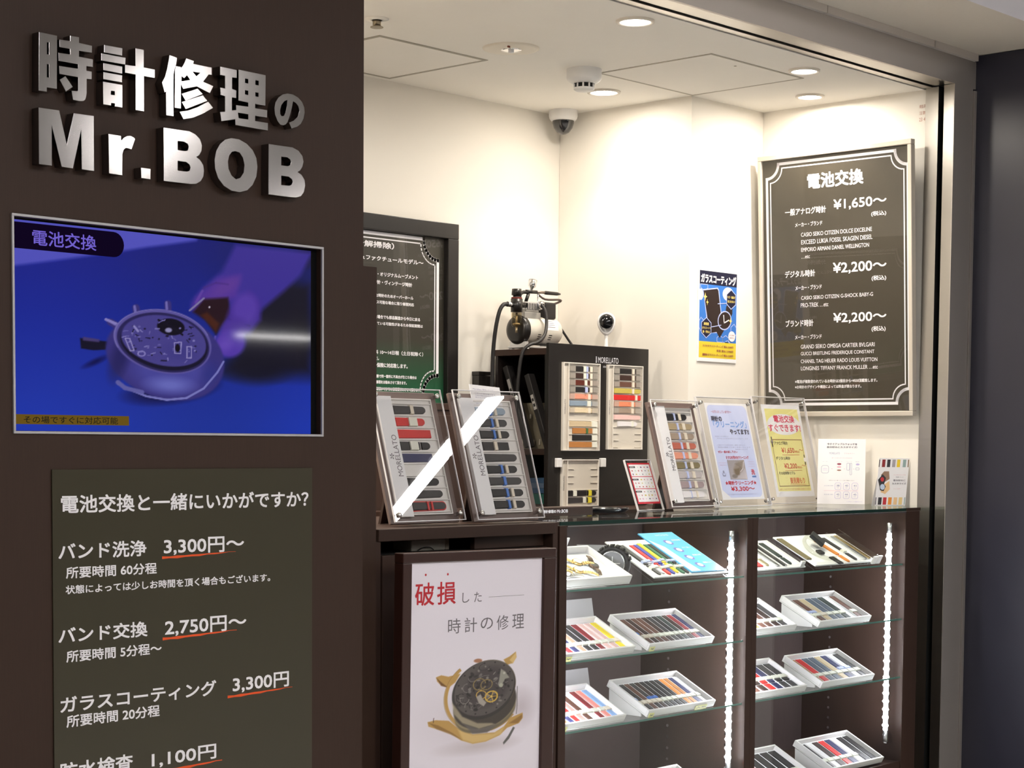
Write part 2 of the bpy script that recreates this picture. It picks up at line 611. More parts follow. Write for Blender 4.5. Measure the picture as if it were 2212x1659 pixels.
def downlight(x, y, r, label, k=1.0):
    t = thing('downlight', label, 'ceiling light', (x, y, ZI), group='lit round downlights in the shop ceiling')
    MB().lathe([(r * 0.80, -0.0035), (r * 0.83, -0.006), (r, -0.005), (r * 1.02, 0.0)], (0, 0, 0)).build('trim_ring', M_RING, t, True)
    MB().lathe([(0, -0.0038), (r * 0.80, -0.0034)], (0, 0, 0)).build('lens', M_LAMP, t)
    la = bpy.data.lights.new('downlight_beam', 'SPOT')
    la.energy = SPOT_W * k
    la.color = (1.0, 0.91, 0.79)
    la.spot_size = R(116)
    la.spot_blend = 0.5
    la.shadow_soft_size = 0.03
    lo = bpy.data.objects.new('downlight_beam', la)
    C.objects.link(lo)
    lo.parent = t
    lo.location = (0, 0, -0.012)
    la = bpy.data.lights.new('downlight_glow', 'AREA')
    la.shape = 'DISK'
    la.size = r * 1.5
    la.energy = GLOW_W * k
    la.color = (1.0, 0.91, 0.79)
    lo = bpy.data.objects.new('downlight_glow', la)
    C.objects.link(lo)
    lo.parent = t
    lo.location = (0, 0, -0.009)
    return t


downlight(3.763, 3.067, 0.050, 'lit downlight nearest the steel header, left of the others', 1.7)
downlight(4.447, 3.748, 0.052, 'lit downlight under the smoke detector, above the tall black stand', 0.62)
downlight(4.578, 3.090, 0.046, 'lit downlight by the hatch tip near the steel header', 0.9)
downlight(4.925, 3.301, 0.045, 'lit downlight close to the wall above the black price board', 0.85)
downlight(1.9, 3.5, 0.050, 'added unseen downlight farthest left in the shop ceiling', 3.0)  # unseen lamp, added so its bounce brightens the shop ceiling
downlight(2.75, 3.45, 0.050, 'added unseen downlight behind the brown pillar over the service counter', 2.6)  # added out of view, kept strong to bounce light onto the ceiling

# emergency light: wide white plate, small reflector, pull tag
t = thing('emergency_light', 'round white emergency light plate with a small unlit reflector in the ceiling', 'emergency light', (3.793, 3.537, ZI))
MB().lathe([(0.026, -0.006), (0.070, -0.005), (0.079, -0.003), (0.080, 0)], (0, 0, 0)).build('cover_plate', mat('white enamel plate', (0.78, 0.72, 0.62), 0.5), t, True)
MB().lathe([(0.0, -0.001), (0.018, -0.0065), (0.029, -0.0075), (0.029, -0.004)], (0, 0, 0)).build('reflector', M_CHROME, t, True)
MB().lathe([(0, -0.014), (0.008, -0.012), (0.008, -0.003)], (0, 0, 0), n=12).build('bulb', M_PAPER, t, True)
MB().box(-0.048, -0.034, -0.010, -0.040, -0.030, -0.005).build('pull_tag', ink('brown', 130, 70, 50), t)

# smoke detector
t = thing('smoke_detector', 'white round smoke detector with dark vents on the ceiling by the hatch', 'smoke detector', (4.148, 3.573, ZI))
MB().lathe([(0.052, 0), (0.052, -0.026), (0.049, -0.032), (0.034, -0.042), (0.031, -0.042)], (0, 0, 0)).build('base', M_WHITE, t, True)
MB().lathe([(0.027, -0.042), (0.027, -0.056)], (0, 0, 0)).build('vent_core', M_SLOT, t)
d = MB()
for k in range(10):
    a = 2 * PI * k / 10
    d.cyl((0.029 * math.cos(a), 0.029 * math.sin(a), -0.041), (0.029 * math.cos(a), 0.029 * math.sin(a), -0.056), 0.0028, n=8)
d.lathe([(0.031, -0.054), (0.031, -0.058), (0.024, -0.063), (0, -0.064)], (0, 0, 0))
d.build('cap', M_WHITE, t, True)

# dome camera in the corner
t = thing('dome_camera', 'white dome security camera with dark bubble in the back corner ceiling', 'security camera', (4.612, 4.062, ZI))
MB().lathe([(0.048, 0), (0.048, -0.018), (0.046, -0.026), (0.040, -0.034), (0.036, -0.034)], (0, 0, 0)).build('housing', M_WHITE, t, True)
MB().lathe([(0.036, -0.030), (0.036, -0.042), (0.031, -0.058), (0.020, -0.072), (0.008, -0.078), (0, -0.079)], (0, 0, 0)).build('bubble', mat('smoked dome', (0.02, 0.02, 0.022), 0.06, coat=1.0), t, True)

# sprinkler head
t = thing('sprinkler_head', 'small brass sprinkler head in the ceiling beside the brown pillar', 'sprinkler', (3.302, 3.558, ZI))
MB().lathe([(0.030, 0), (0.030, -0.003), (0.014, -0.005)], (0, 0, 0)).build('escutcheon', M_CEIL, t, True)
d = MB().cyl((0, 0, -0.003), (0, 0, -0.018), 0.011)
d.cyl((0, 0, -0.022), (0, 0, -0.0235), 0.017)
for a in (0, PI):
    d.cyl((0.010 * math.cos(a), 0.010 * math.sin(a), -0.012), (0.008 * math.cos(a), 0.008 * math.sin(a), -0.023), 0.002, n=8)
d.build('head', mat('dull brass', (0.35, 0.30, 0.22), 0.4, metal=1.0), t, True)

# ------------------------------------------------------------------ brown pillar with sign, screen and price sheet
PY = 2.82
pl = MB()
# front skin pierced by the screen opening
ox0, ox1, oz0, oz1 = 1.760, 2.464, 1.3145, 1.6865
for a in ((X0, 0, ox0, 2.508), (ox1, 0, 2.581, 2.508), (ox0, 0, ox1, oz0), (ox0, oz1, ox1, 2.508)):
    pl.box(a[0], PY, a[1], a[2], PY + 0.02, a[3])
pl.box(X0, PY + 0.02, 0, ox0 - 0.05, 2.95, 2.508)
pl.box(ox1 + 0.05, PY + 0.02, 0, 2.581, 2.95, 2.508)
pl.box(ox0 - 0.05, PY + 0.09, 0, ox1 + 0.05, 2.95, 2.508)
struct(pl.build('wall_pillar', M_LAM))
tag(struct(MB().box(2.585, 2.862, 0, 2.658, 2.93, 1.668).build('wall_partition', M_LAM)), 'dark brown end partition beside the pillar', 'partition')


# measured outlines (millimetres on the pillar) and lettering boxes (metres)
LETTERS = {
    '時': [[(1800.3, 2004.5), (1835.6, 2003.9), (1834.5, 1913), (1814, 1912.7), (1813.9, 1905), (1798.5, 1905)], [(1815, 1990.3), (1820, 1990.3), (1819.8, 1969), (1814.8, 1968.9)], [(1814.7, 1952.7), (1819.6, 1952.8), (1819.4, 1929.3), (1814.4, 1929.4)], [(1863.1, 2008.4), (1880.7, 2008.9), (1880.6, 1999.1), (1907.5, 1998.2), (1907.1, 1986.8), (1880.5, 1986), (1880.4, 1975.1), (1909.4, 1974.8), (1909.1, 1962.1), (1895.6, 1961.7), (1895.6, 1953), (1906.8, 1952.9), (1906.5, 1940.1), (1896, 1939.4), (1895.8, 1913.9), (1894.1, 1905.8), (1892, 1901.6), (1888.3, 1899.3), (1881, 1898.3), (1868, 1898.6), (1865.1, 1913.5), (1875.4, 1914.1), (1878, 1915.3), (1878.9, 1917.2), (1879.1, 1939.7), (1840.6, 1939.8), (1840, 1952.7), (1878.9, 1953.7), (1878.9, 1962.2), (1839.1, 1962.1), (1838.9, 1975.1), (1862.8, 1976.1), (1862.9, 1986.3), (1841.1, 1986.2), (1840.9, 1998.3), (1863, 1999.3)], [(1852.4, 1936.8), (1866.7, 1920.7), (1853.2, 1911.3), (1841.1, 1929.1)]],
    '計': [[(1934.3, 2004), (1972.4, 2004.4), (1971.6, 1991.8), (1934, 1991.6)], [(1928, 1988.4), (1979.1, 1988.5), (1978.2, 1976.9), (1927.9, 1976.5)], [(1932, 1971.8), (1971.9, 1971.8), (1971.6, 1959.7), (1931.9, 1960.1)], [(1932, 1955.9), (1971.6, 1956.1), (1971, 1944), (1932, 1944.2)], [(1931.2, 1939), (1972, 1939.2), (1971.7, 1899.4), (1956, 1899.1), (1956.1, 1904.4), (1947.5, 1904.3), (1947.5, 1899.6), (1931.4, 1899.6)], [(1947.1, 1925.8), (1956, 1926.2), (1956, 1918.6), (1947, 1918.2)], [(2001.5, 2009), (2018.9, 2009.1), (2018.7, 1977.6), (2043.2, 1977.3), (2042.9, 1962.7), (2019.2, 1962.4), (2018.8, 1898.9), (2000.9, 1899), (2001.3, 1962.4), (1978.5, 1962.5), (1978.6, 1975.9), (2001.3, 1977.2)]],
    '修': [[(2076.9, 2008.9), (2093.4, 2006.5), (2091.1, 1994.2), (2088.2, 1986.5), (2085.3, 1975.5), (2084.8, 1943.9), (2084.9, 1899.1), (2069, 1898.8), (2068.5, 1942.5), (2065.3, 1939.7), (2059.7, 1956.7), (2066.6, 1968.6), (2071.2, 1983), (2074.6, 1998.1)], [(2090.5, 1991), (2101.9, 1991.2), (2102.1, 1988.6), (2106.5, 1993.4), (2111.2, 2001), (2114.6, 2008.9), (2132, 2006.6), (2130.2, 2001.2), (2173.5, 2000.9), (2173.5, 1987.9), (2166.4, 1987.5), (2153.4, 1971.9), (2177, 1967), (2169.2, 1953.3), (2138.8, 1961.4), (2107.5, 1952.2), (2102, 1960.2), (2101.8, 1915.3), (2088.1, 1915.1), (2089, 1982)], [(2129, 1987.2), (2147.6, 1987.7), (2137.7, 1979.3)], [(2103.5, 1974.9), (2109.9, 1972.4), (2116.2, 1978.8), (2123.7, 1970.7), (2103.4, 1965)], [(2104, 1942.3), (2140.5, 1957), (2152.2, 1949), (2112.6, 1931.3)], [(2104.2, 1927.4), (2152.8, 1946.5), (2162.7, 1937.9), (2113.1, 1915.8)], [(2099.3, 1908.8), (2118.9, 1913.8), (2141, 1923.3), (2165.1, 1936.4), (2176.3, 1926.7), (2152.6, 1912.8), (2129.2, 1902.2), (2107.8, 1896.6)]],
    '理': [[(2193.9, 2006), (2233.1, 2005.3), (2233.1, 1991.1), (2222, 1990.5), (2221.9, 1968.1), (2232.2, 1967), (2231.8, 1953), (2221.5, 1952.9), (2221.5, 1927.8), (2232.4, 1929.9), (2232.1, 1939.2), (2261.8, 1940.2), (2261.8, 1948.7), (2237.9, 1949.4), (2238.2, 2007), (2303.9, 2006.2), (2303.3, 1948.6), (2278.1, 1948.7), (2278.1, 1939.7), (2308, 1939.9), (2307.4, 1926.5), (2278, 1926.2), (2278, 1915.4), (2309.8, 1915.5), (2309.4, 1902), (2230.6, 1902.2), (2230, 1912.9), (2196.5, 1904.8), (2193.7, 1921), (2205.6, 1923.1), (2205.6, 1952.8), (2194.7, 1953.9), (2194, 1966.8), (2205.7, 1966.6), (2205.7, 1991), (2193.9, 1990.9)], [(2235.8, 1926.3), (2237.8, 1915.4), (2261.7, 1915.9), (2261.7, 1926.4)], [(2253.2, 1993.2), (2261.9, 1993.1), (2261.8, 1984.1), (2253.2, 1984.2)], [(2278.5, 1993.8), (2287.5, 1993.8), (2287.5, 1984.3), (2278.5, 1984.2)], [(2253.1, 1971.2), (2261.8, 1971.3), (2261.8, 1962.2), (2253.1, 1962.5)], [(2278.4, 1970.8), (2287.1, 1970.7), (2287.1, 1962.2), (2278.4, 1962.3)]],
    'の': [[(2359.4, 1979.3), (2372.7, 1979.3), (2386.1, 1975.3), (2395.9, 1968.4), (2402, 1958.1), (2403, 1948.1), (2400.2, 1936.6), (2393.4, 1925.6), (2383.7, 1918.8), (2369.7, 1913.7), (2363.6, 1923.5), (2375.1, 1928.7), (2386.1, 1938.4), (2389.8, 1950), (2387.3, 1958.9), (2381.2, 1964.5), (2373.3, 1967), (2370.3, 1953.8), (2365.4, 1938.4), (2359.4, 1924.8), (2354.6, 1919.6), (2348.5, 1917.1), (2341.3, 1917.4), (2334.2, 1923.3), (2328.2, 1934.3), (2326.8, 1946.9), (2329.4, 1958.2), (2336.6, 1968.3), (2347.3, 1975.7)], [(2359.4, 1967.8), (2351, 1963.9), (2343.7, 1955.6), (2340.1, 1944.1), (2340.7, 1936.9), (2344.3, 1933.3), (2350.3, 1934.6), (2354.6, 1942.4), (2358.2, 1955.8)]],
    'M': [[(1798.1, 1875), (1838.9, 1875.6), (1854.2, 1817.1), (1869.5, 1874.9), (1910.4, 1875.6), (1910.3, 1779.1), (1885.1, 1779.3), (1884.5, 1851.1), (1866.3, 1778.7), (1843.4, 1779.2), (1823.4, 1849.7), (1823.1, 1778.6), (1797.8, 1778.7)]],
    'r': [[(1941.8, 1848.1), (1968.2, 1847.9), (1968.8, 1839), (1973.9, 1844.9), (1981.6, 1849.2), (1989.2, 1850.5), (1996.9, 1848.3), (1998.8, 1845.9), (1991, 1827.1), (1985.3, 1828), (1978.9, 1828.3), (1973.8, 1824), (1971.2, 1816.3), (1970.7, 1778.1), (1942.6, 1778.4)]],
    '.': [[(2012, 1796.1), (2032.7, 1796.1), (2032.4, 1777.8), (2012.5, 1778)]],
    'B1': [[(2062.7, 1875.1), (2121.1, 1875.7), (2135, 1871.9), (2145.5, 1864.2), (2150.3, 1853), (2148.9, 1843), (2143.6, 1834.7), (2136.2, 1830.3), (2145.3, 1825.8), (2153.2, 1816.9), (2154.9, 1807.3), (2153.1, 1795.9), (2146.9, 1786.8), (2136.4, 1780.8), (2124.1, 1779.1), (2062.6, 1778.3)], [(2094.2, 1855), (2108.8, 1855.5), (2117.5, 1852.4), (2120.1, 1846.5), (2117.4, 1839.9), (2112.2, 1837.9), (2094.1, 1837.8)], [(2094, 1818.7), (2113.9, 1818.6), (2121.7, 1814.7), (2123.9, 1808.7), (2121.6, 1802.9), (2115.5, 1800.4), (2093.9, 1800.1)]],
    'O': [[(2220.4, 1875.5), (2238.6, 1875.5), (2256.9, 1869.6), (2271.7, 1859.3), (2281, 1844.6), (2283.7, 1829.1), (2280.9, 1810.1), (2271.6, 1793.2), (2258.6, 1781.8), (2240.3, 1776.3), (2220.2, 1777), (2202.1, 1784.3), (2188.7, 1797), (2181.6, 1813.2), (2180.4, 1829.9), (2184.4, 1847.3), (2193.4, 1861.1), (2206, 1871.1)], [(2229.5, 1852.7), (2240.4, 1851.2), (2248.6, 1842.2), (2252.3, 1828.3), (2250.4, 1813.8), (2242.1, 1802.9), (2231.2, 1798.9), (2220.3, 1804.8), (2213, 1816.7), (2211.8, 1830.8), (2214.9, 1842.5), (2221.3, 1850.3)]],
    'B2': [[(2311.9, 1875.7), (2371.9, 1876.5), (2387.4, 1871.8), (2397.1, 1862.7), (2400.1, 1852), (2397.2, 1842.1), (2391.3, 1834.1), (2384.5, 1830.3), (2395.2, 1825.7), (2403, 1816.2), (2404.6, 1806), (2401.1, 1793.1), (2393.3, 1784.2), (2381.6, 1780.4), (2366.2, 1779.7), (2311.2, 1779.4)], [(2343.1, 1856), (2358.4, 1856.3), (2366.1, 1853.1), (2368.5, 1847.6), (2366.5, 1841.5), (2360.4, 1838.6), (2343.1, 1838.1)], [(2343.1, 1819.1), (2362.3, 1819.1), (2371, 1814.9), (2372.9, 1809.3), (2370, 1803.8), (2364.2, 1801), (2343.1, 1800.2)]],
}
MENU_TEXT = [
    ('電池交換と一緒にいかがですか？', 1.8490, 2.4287, 1.1682, 1.1996),
    ('バンド洗浄', 1.8430, 2.0322, 1.0845, 1.1132),
    ('3,300円〜', 2.0731, 2.2633, 1.0838, 1.1143),
    ('所要時間 60分程', 1.8582, 2.0555, 1.0502, 1.0705),
    ('状態によっては少しお時間を頂く場合もございます。', 1.8571, 2.3296, 1.0221, 1.0375),
    ('バンド交換', 1.8416, 2.0336, 0.9337, 0.9618),
    ('2,750円〜', 2.0750, 2.2688, 0.9298, 0.9605),
    ('所要時間 5分程〜', 1.8576, 2.0659, 0.8986, 0.9191),
    ('ガラスコーティング', 1.8445, 2.1945, 0.8078, 0.8361),
    ('3,300円', 2.2361, 2.3774, 0.8068, 0.8376),
    ('所要時間 20分程', 1.8570, 2.0607, 0.7803, 0.8016),
    ('防水検査', 1.8434, 1.9991, 0.6849, 0.7158),
    ('1,100円', 2.0432, 2.1941, 0.6828, 0.7117),
    ('U1', 2.0686, 2.2439, 1.0766, 1.0817),
    ('U2', 2.0691, 2.2460, 0.9228, 0.9283),
    ('U3', 2.2231, 2.3877, 0.7977, 0.8031),
    ('U4', 2.0566, 2.2093, 0.6707, 0.6767),
]
BOARD_TEXT = [
    ('電池交換', -3.3872, -3.1803, 2.1311, 2.1786),
    ('¥1,650〜', -3.2859, -3.0931, 2.0529, 2.0877),
    ('(税込)', -3.1459, -3.0924, 2.0234, 2.0392),
    ('一般アナログ時計', -3.4730, -3.3162, 2.0504, 2.0722),
    ('メーカー・ブランド', -3.4328, -3.3294, 2.0115, 2.0256),
    ('CASIO SEIKO CITIZEN DOLCE EXCELINE', -3.4092, -3.1430, 1.9783, 1.9913),
    ('EXCEED LUKIA FOSSIL SKAGEN DIESEL', -3.4081, -3.1406, 1.9533, 1.9674),
    ('EMPORIO ARMANI DANIEL WELLINGTON', -3.4076, -3.1523, 1.9294, 1.9424),
    ('…etc', -3.4065, -3.3740, 1.9076, 1.9174),
    ('デジタル時計', -3.4688, -3.3534, 1.8481, 1.8700),
    ('¥2,200〜', -3.2833, -3.0883, 1.8496, 1.8861),
    ('(税込)', -3.1394, -3.0876, 1.8205, 1.8373),
    ('メーカー・ブランド', -3.4272, -3.3269, 1.8060, 1.8207),
    ('CASIO SEIKO CITIZEN G-SHOCK BABY-G', -3.4043, -3.1340, 1.7739, 1.7858),
    ('PRO-TREK …etc', -3.4051, -3.3001, 1.7489, 1.7630),
    ('ブランド時計', -3.4628, -3.3564, 1.6873, 1.7092),
    ('¥2,200〜', -3.2785, -3.0846, 1.6912, 1.7250),
    ('(税込)', -3.1357, -3.0857, 1.6609, 1.6778),
    ('メーカー・ブランド', -3.4251, -3.3234, 1.6460, 1.6602),
    ('GRAND SEIKO OMEGA CARTIER BVLGARI', -3.4022, -3.1242, 1.6147, 1.6278),
    ('GUCCI BREITLING FREDERIQUE CONSTANT', -3.4017, -3.1249, 1.5912, 1.6043),
    ('CHANEL TAG HEUER RADO LOUIS VUITTON', -3.4012, -3.1133, 1.5677, 1.5797),
    ('LONGINES TIFFANY FRANCK MULLER …etc', -3.4001, -3.1115, 1.5442, 1.5568),
    ('※電池が複数使われているお時計は2個目から+¥550頂戴致します。', -3.4221, -3.1118, 1.5025, 1.5134),
    ('※お時計のデザインや構造によっては料金が異なります。', -3.4218, -3.1705, 1.4849, 1.4953),
]
GREEN_TEXT = [
    ('分解掃除）', 3.7383, 3.8980, 1.8890, 1.9078),
    ('〜マニュファクチュールモデル〜', 3.6913, 4.0238, 1.8504, 1.8643),
    ('メント・オリジナルムーブメント', 3.7815, 4.0012, 1.8048, 1.8168),
    ('時計・ヴィンテージ時計', 3.8144, 3.9760, 1.7797, 1.7920),
    ('貴重な時計のためオーバーホール', 3.7962, 3.9813, 1.7404, 1.7509),
    ('ンス可能な場合に限り修理対応', 3.8146, 3.9840, 1.7203, 1.7302),
    ('た場合でも部品製造から今日に戻る', 3.8182, 4.0107, 1.6756, 1.6862),
    ('している可能性があるため保証期間は', 3.8183, 4.0226, 1.6561, 1.6657),
    ('無料 10〜14日程（土日祝除く）', 3.8017, 4.0247, 1.5675, 1.5799),
    ('致し', 3.8173, 3.8367, 1.5490, 1.5603),
    ('の保険に対応致します。', 3.8154, 3.9574, 1.5276, 1.5407),
    ('状態で同一箇所に不具合が生じた場合は', 3.8165, 3.9966, 1.4956, 1.5052),
    ('の修理をお勧めさせて頂きます。', 3.8166, 3.9541, 1.4775, 1.4875),
    ('理解頂いてからの修理受付とさせて頂きます。', 3.8157, 4.0162, 1.4565, 1.4672),
]
PHOTO_TEXT = [
    ('破損', 2.7017, 2.8239, 0.9525, 1.0007),
    ('した', 2.8450, 2.9061, 0.9527, 0.9747),
    ('LINE', 2.9283, 3.0449, 0.9615, 0.9629),
    ('時計の修理', 2.8020, 3.0458, 0.8867, 0.9194),
    ('D1', 2.7292, 2.7350, 1.0156, 1.0201),
    ('D2', 2.7961, 2.8020, 1.0145, 1.0194),
]
SIGN_LABEL = ['steel character 時, first of the upper row of the shop sign', 'steel character 計, second of the upper row of the shop sign', 'steel character 修, third of the upper row of the shop sign',
              'steel character 理, fourth of the upper row of the shop sign', 'smaller steel character の at the end of the upper sign row', 'steel letter M at the start of the lower sign row',
              'steel small letter r in the lower sign row', 'steel square full stop in the lower sign row', 'steel letter B left of the O in the lower sign row', 'steel letter O in the lower sign row',
              'steel letter B right of the O in the lower sign row']

# raised steel letters of the shop sign
LT = 0.022
for k, (nm, loops) in enumerate(LETTERS.items()):
    xs = [p[0] for l in loops for p in l]
    zs = [p[1] + EYE * 0 for l in loops for p in l]
    cx, cz = (min(xs) + max(xs)) / 2000, (min(zs) + max(zs)) / 2000
    vs, fs = shape2d([[(x / 1000 - cx, z / 1000 - cz) for x, z in l] for l in loops], LT, 0.0006)
    o = MB().add(vs, fs).build('sign_letter', M_LETTER)
    o.location = (cx, PY - LT / 2, cz)
    o['label'] = SIGN_LABEL[k]
    o['category'] = 'letter'
    o['group'] = 'raised steel letters of the shop sign'


# the screen
def lerp_quad(w, h, TL, TR, BR, BL, kl, kr):
    """where each screen point lies in the measured picture frame"""
    u = np.linspace(0, 1, w)[None, :]
    v = np.linspace(0, 1, h)[:, None]
    p = u * kr / ((1 - u) * kl + u * kr)
    x = (1 - v) * ((1 - p) * TL[0] + p * TR[0]) + v * ((1 - p) * BL[0] + p * BR[0])
    y = (1 - v) * ((1 - p) * TL[1] + p * TR[1]) + v * ((1 - p) * BL[1] + p * BR[1])
    return x, y


class Canvas:
    def __init__(self, x, y, base):
        self.x, self.y = x, y
        self.c = np.zeros(x.shape + (3,)) + np.array(base) / 255.0

    def put(self, mask, col):
        m = np.clip(mask, 0, 1)[..., None]
        self.c = self.c * (1 - m) + (np.array(col) / 255.0) * m

    def ell(self, cx, cy, rx, ry, col, a=0.0, soft=0.04, op=1.0):
        ca, sa = math.cos(a), math.sin(a)
        dx, dy = self.x - cx, self.y - cy
        d = np.sqrt(((dx * ca + dy * sa) / rx) ** 2 + ((-dx * sa + dy * ca) / ry) ** 2)
        self.put((1 - d) / soft * op if op == 1.0 else np.clip((1 - d) / soft, 0, 1) * op, col)

    def ring(self, cx, cy, rx, ry, w, col, a=0.0, soft=0.03, t0=None, t1=None, op=1.0):
        ca, sa = math.cos(a), math.sin(a)
        dx, dy = self.x - cx, self.y - cy
        ex, ey = (dx * ca + dy * sa) / rx, (-dx * sa + dy * ca) / ry
        d = np.sqrt(ex ** 2 + ey ** 2)
        m = np.clip((w - np.abs(d - 1)) / soft, 0, 1)
        if t0 is not None:
            t = np.degrees(np.arctan2(ey, ex)) % 360
            m = m * (((t >= t0) & (t <= t1)) if t0 < t1 else ((t >= t0) | (t <= t1)))
        self.put(m * op, col)

    def poly(self, pts, col, soft=6.0, op=1.0):
        x, y = self.x, self.y
        ins = np.zeros(x.shape, bool)
        dist = np.full(x.shape, 1e9)
        n = len(pts)
        for i in range(n):
            (x0, y0), (x1, y1) = pts[i], pts[(i + 1) % n]
            c = ((y0 > y) != (y1 > y))
            with np.errstate(divide='ignore', invalid='ignore'):
                xi = (x1 - x0) * (y - y0) / ((y1 - y0) if y1 != y0 else 1e-9) + x0
            ins ^= c & (x < xi)
            L2 = (x1 - x0) ** 2 + (y1 - y0) ** 2 + 1e-9
            t = np.clip(((x - x0) * (x1 - x0) + (y - y0) * (y1 - y0)) / L2, 0, 1)
            dist = np.minimum(dist, np.hypot(x - x0 - t * (x1 - x0), y - y0 - t * (y1 - y0)))
        sd = np.where(ins, dist, -dist)
        self.put(np.clip(sd / soft + 0.5, 0, 1) * op, col)

    def line(self, pts, w, col, op=1.0):
        for (x0, y0), (x1, y1) in zip(pts[:-1], pts[1:]):
            L2 = (x1 - x0) ** 2 + (y1 - y0) ** 2 + 1e-9
            t = np.clip(((self.x - x0) * (x1 - x0) + (self.y - y0) * (y1 - y0)) / L2, 0, 1)
            d = np.hypot(self.x - x0 - t * (x1 - x0), self.y - y0 - t * (y1 - y0))
            self.put(np.clip((w - d) / max(2.0, w * 0.4), 0, 1) * op, col)


def tv_picture(w, h):
    x, y = lerp_quad(w, h, (66, 100), (1884, 283), (1886, 1402), (76, 1388), 471, 406)
    c = Canvas(x, y, (32, 40, 165))
    g = np.clip((y - 150) / 1200, 0, 1)[..., None]
    c.c = (1 - g) * np.array((30, 36, 148)) / 255 + g * np.array((33, 62, 192)) / 255
    c.c *= (1 + 0.06 * np.sin(x / 300.0 + 1))[..., None]
    c.ell(1500, 300, 500, 260, (28, 32, 112), soft=0.9, op=0.8)
    # pale edge of the work mat, top left
    c.poly([(40, 60), (1100, 150), (1060, 212), (760, 255), (420, 318), (70, 385)], (98, 98, 222), 26)
    # dark shade, right
    c.poly([(1240, 1020), (1500, 1040), (1900, 1050), (1900, 470), (1640, 440), (1480, 620), (1330, 900)], (27, 24, 44), 120)
    c.ell(1480, 990, 330, 130, (24, 22, 40), soft=0.6, op=0.9)
    c.ell(1800, 800, 160, 260, (34, 30, 42), soft=0.8, op=0.8)
    c.ell(1850, 330, 160, 140, (26, 24, 62), soft=0.8, op=0.8)
    # shadow of the case
    c.ell(920, 1130, 340, 100, (16, 18, 84), a=-0.15, soft=0.5)
    c.ell(480, 960, 100, 26, (18, 20, 96), a=-0.5, soft=0.8)
    # hand: back of hand, fingers
    c.poly([(1320, 235), (1600, 262), (1900, 292), (1800, 430), (1680, 520), (1500, 640), (1330, 620), (1180, 560), (1040, 640), (1030, 590), (1100, 500), (1230, 400)], (72, 56, 172), 40)
    c.poly([(1060, 560), (1200, 440), (1360, 420), (1330, 560), (1200, 590), (1070, 650), (1030, 630)], (98, 62, 178), 40)
    c.ell(1250, 500, 150, 60, (112, 70, 176), a=-0.5, soft=0.7, op=0.8)
    c.poly([(1040, 650), (1110, 570), (1270, 560), (1290, 660), (1190, 790), (1120, 700)], (46, 22, 34), 22)
    c.poly([(1090, 670), (1130, 650), (1210, 720), (1190, 770)], (88, 42, 26), 20, 0.9)
    c.poly([(1290, 600), (1420, 520), (1500, 590), (1500, 700), (1420, 780), (1290, 800), (1230, 770)], (80, 52, 168), 40)
    c.ell(1390, 630, 112, 125, (100, 70, 192), a=0.35, soft=0.45)
    c.line([(1270, 690), (1330, 720), (1420, 735)], 9, (62, 40, 140), 0.7)
    c.ell(1310, 755, 118, 84, (88, 58, 176), a=-0.4, soft=0.4)
    c.ell(1285, 842, 122, 100, (98, 66, 194), a=-0.2, soft=0.28)
    c.ell(1250, 852, 76, 62, (124, 90, 214), a=-0.3, soft=0.8, op=0.7)
    c.line([(1185, 800), (1170, 860), (1190, 905)], 8, (140, 108, 220), 0.6)
    c.line([(1110, 500), (1190, 470), (1270, 480)], 8, (84, 52, 150), 0.6)
    c.line([(1100, 520), (1060, 590)], 10, (128, 86, 196), 0.6)
    c.line([(1020, 640), (1110, 565)], 7, (150, 140, 190))
    c.ell(1146, 620, 8, 8, (235, 225, 245), soft=0.5)
    # crown and pushers
    c.poly([(400, 815), (500, 830), (545, 835), (535, 885), (470, 890), (405, 880)], (22, 18, 44), 8)
    c.poly([(415, 808), (500, 822), (500, 840), (415, 830)], (84, 70, 130), 8)
    for a, b2 in (((560, 715), (610, 750)), ((700, 625), (705, 660)), ((885, 600), (888, 640))):
        c.line([a, b2], 26, (70, 60, 140))
        c.line([(a[0] - 8, a[1] - 8), (b2[0] - 8, b2[1] - 8)], 9, (132, 122, 205))
    c.line([(535, 700), (600, 730)], 10, (160, 150, 225))
    # case body
    c.ell(890, 925, 372, 268, (66, 58, 142), a=0.30, soft=0.05)
    c.ell(900, 1010, 300, 180, (86, 84, 182), a=0.12, soft=0.5, op=0.9)
    c.ell(900, 1100, 190, 70, (128, 132, 226), a=0.05, soft=0.8, op=0.85)
    c.ell(610, 940, 70, 190, (44, 40, 108), a=0.25, soft=0.7, op=0.9)
    c.ell(1150, 1030, 70, 110, (54, 58, 150), a=0.5, soft=0.8, op=0.8)
    c.line([(600, 1095), (690, 1140), (760, 1170), (880, 1192), (1000, 1180), (1110, 1120), (1200, 1020), (1240, 955)], 8, (140, 140, 220))
    c.line([(600, 1085), (640, 1120), (735, 1145)], 16, (112, 110, 190))
    # bezel, movement
    c.ell(868, 832, 300, 196, (110, 100, 182), a=0.22, soft=0.03)
    c.ell(870, 838, 284, 182, (48, 42, 100), a=0.22, soft=0.03)
    c.ring(868, 832, 292, 190, 0.018, (168, 158, 228), a=0.22, t0=150, t1=330)
    c.ell(874, 842, 268, 166, (24, 20, 50), a=0.20, soft=0.03)
    c.ell(872, 828, 262, 156, (84, 76, 160), a=0.20, soft=0.04)
    c.ell(960, 900, 150, 80, (70, 64, 150), a=0.1, soft=0.9, op=0.7)
    c.ell(905, 742, 88, 54, (18, 12, 30), a=0.12, soft=0.1)
    c.line([(830, 700), (905, 740), (975, 790)], 8, (24, 18, 40))
    c.ell(890, 762, 26, 18, (170, 165, 215), soft=0.4)
    rnd = random.Random(3)
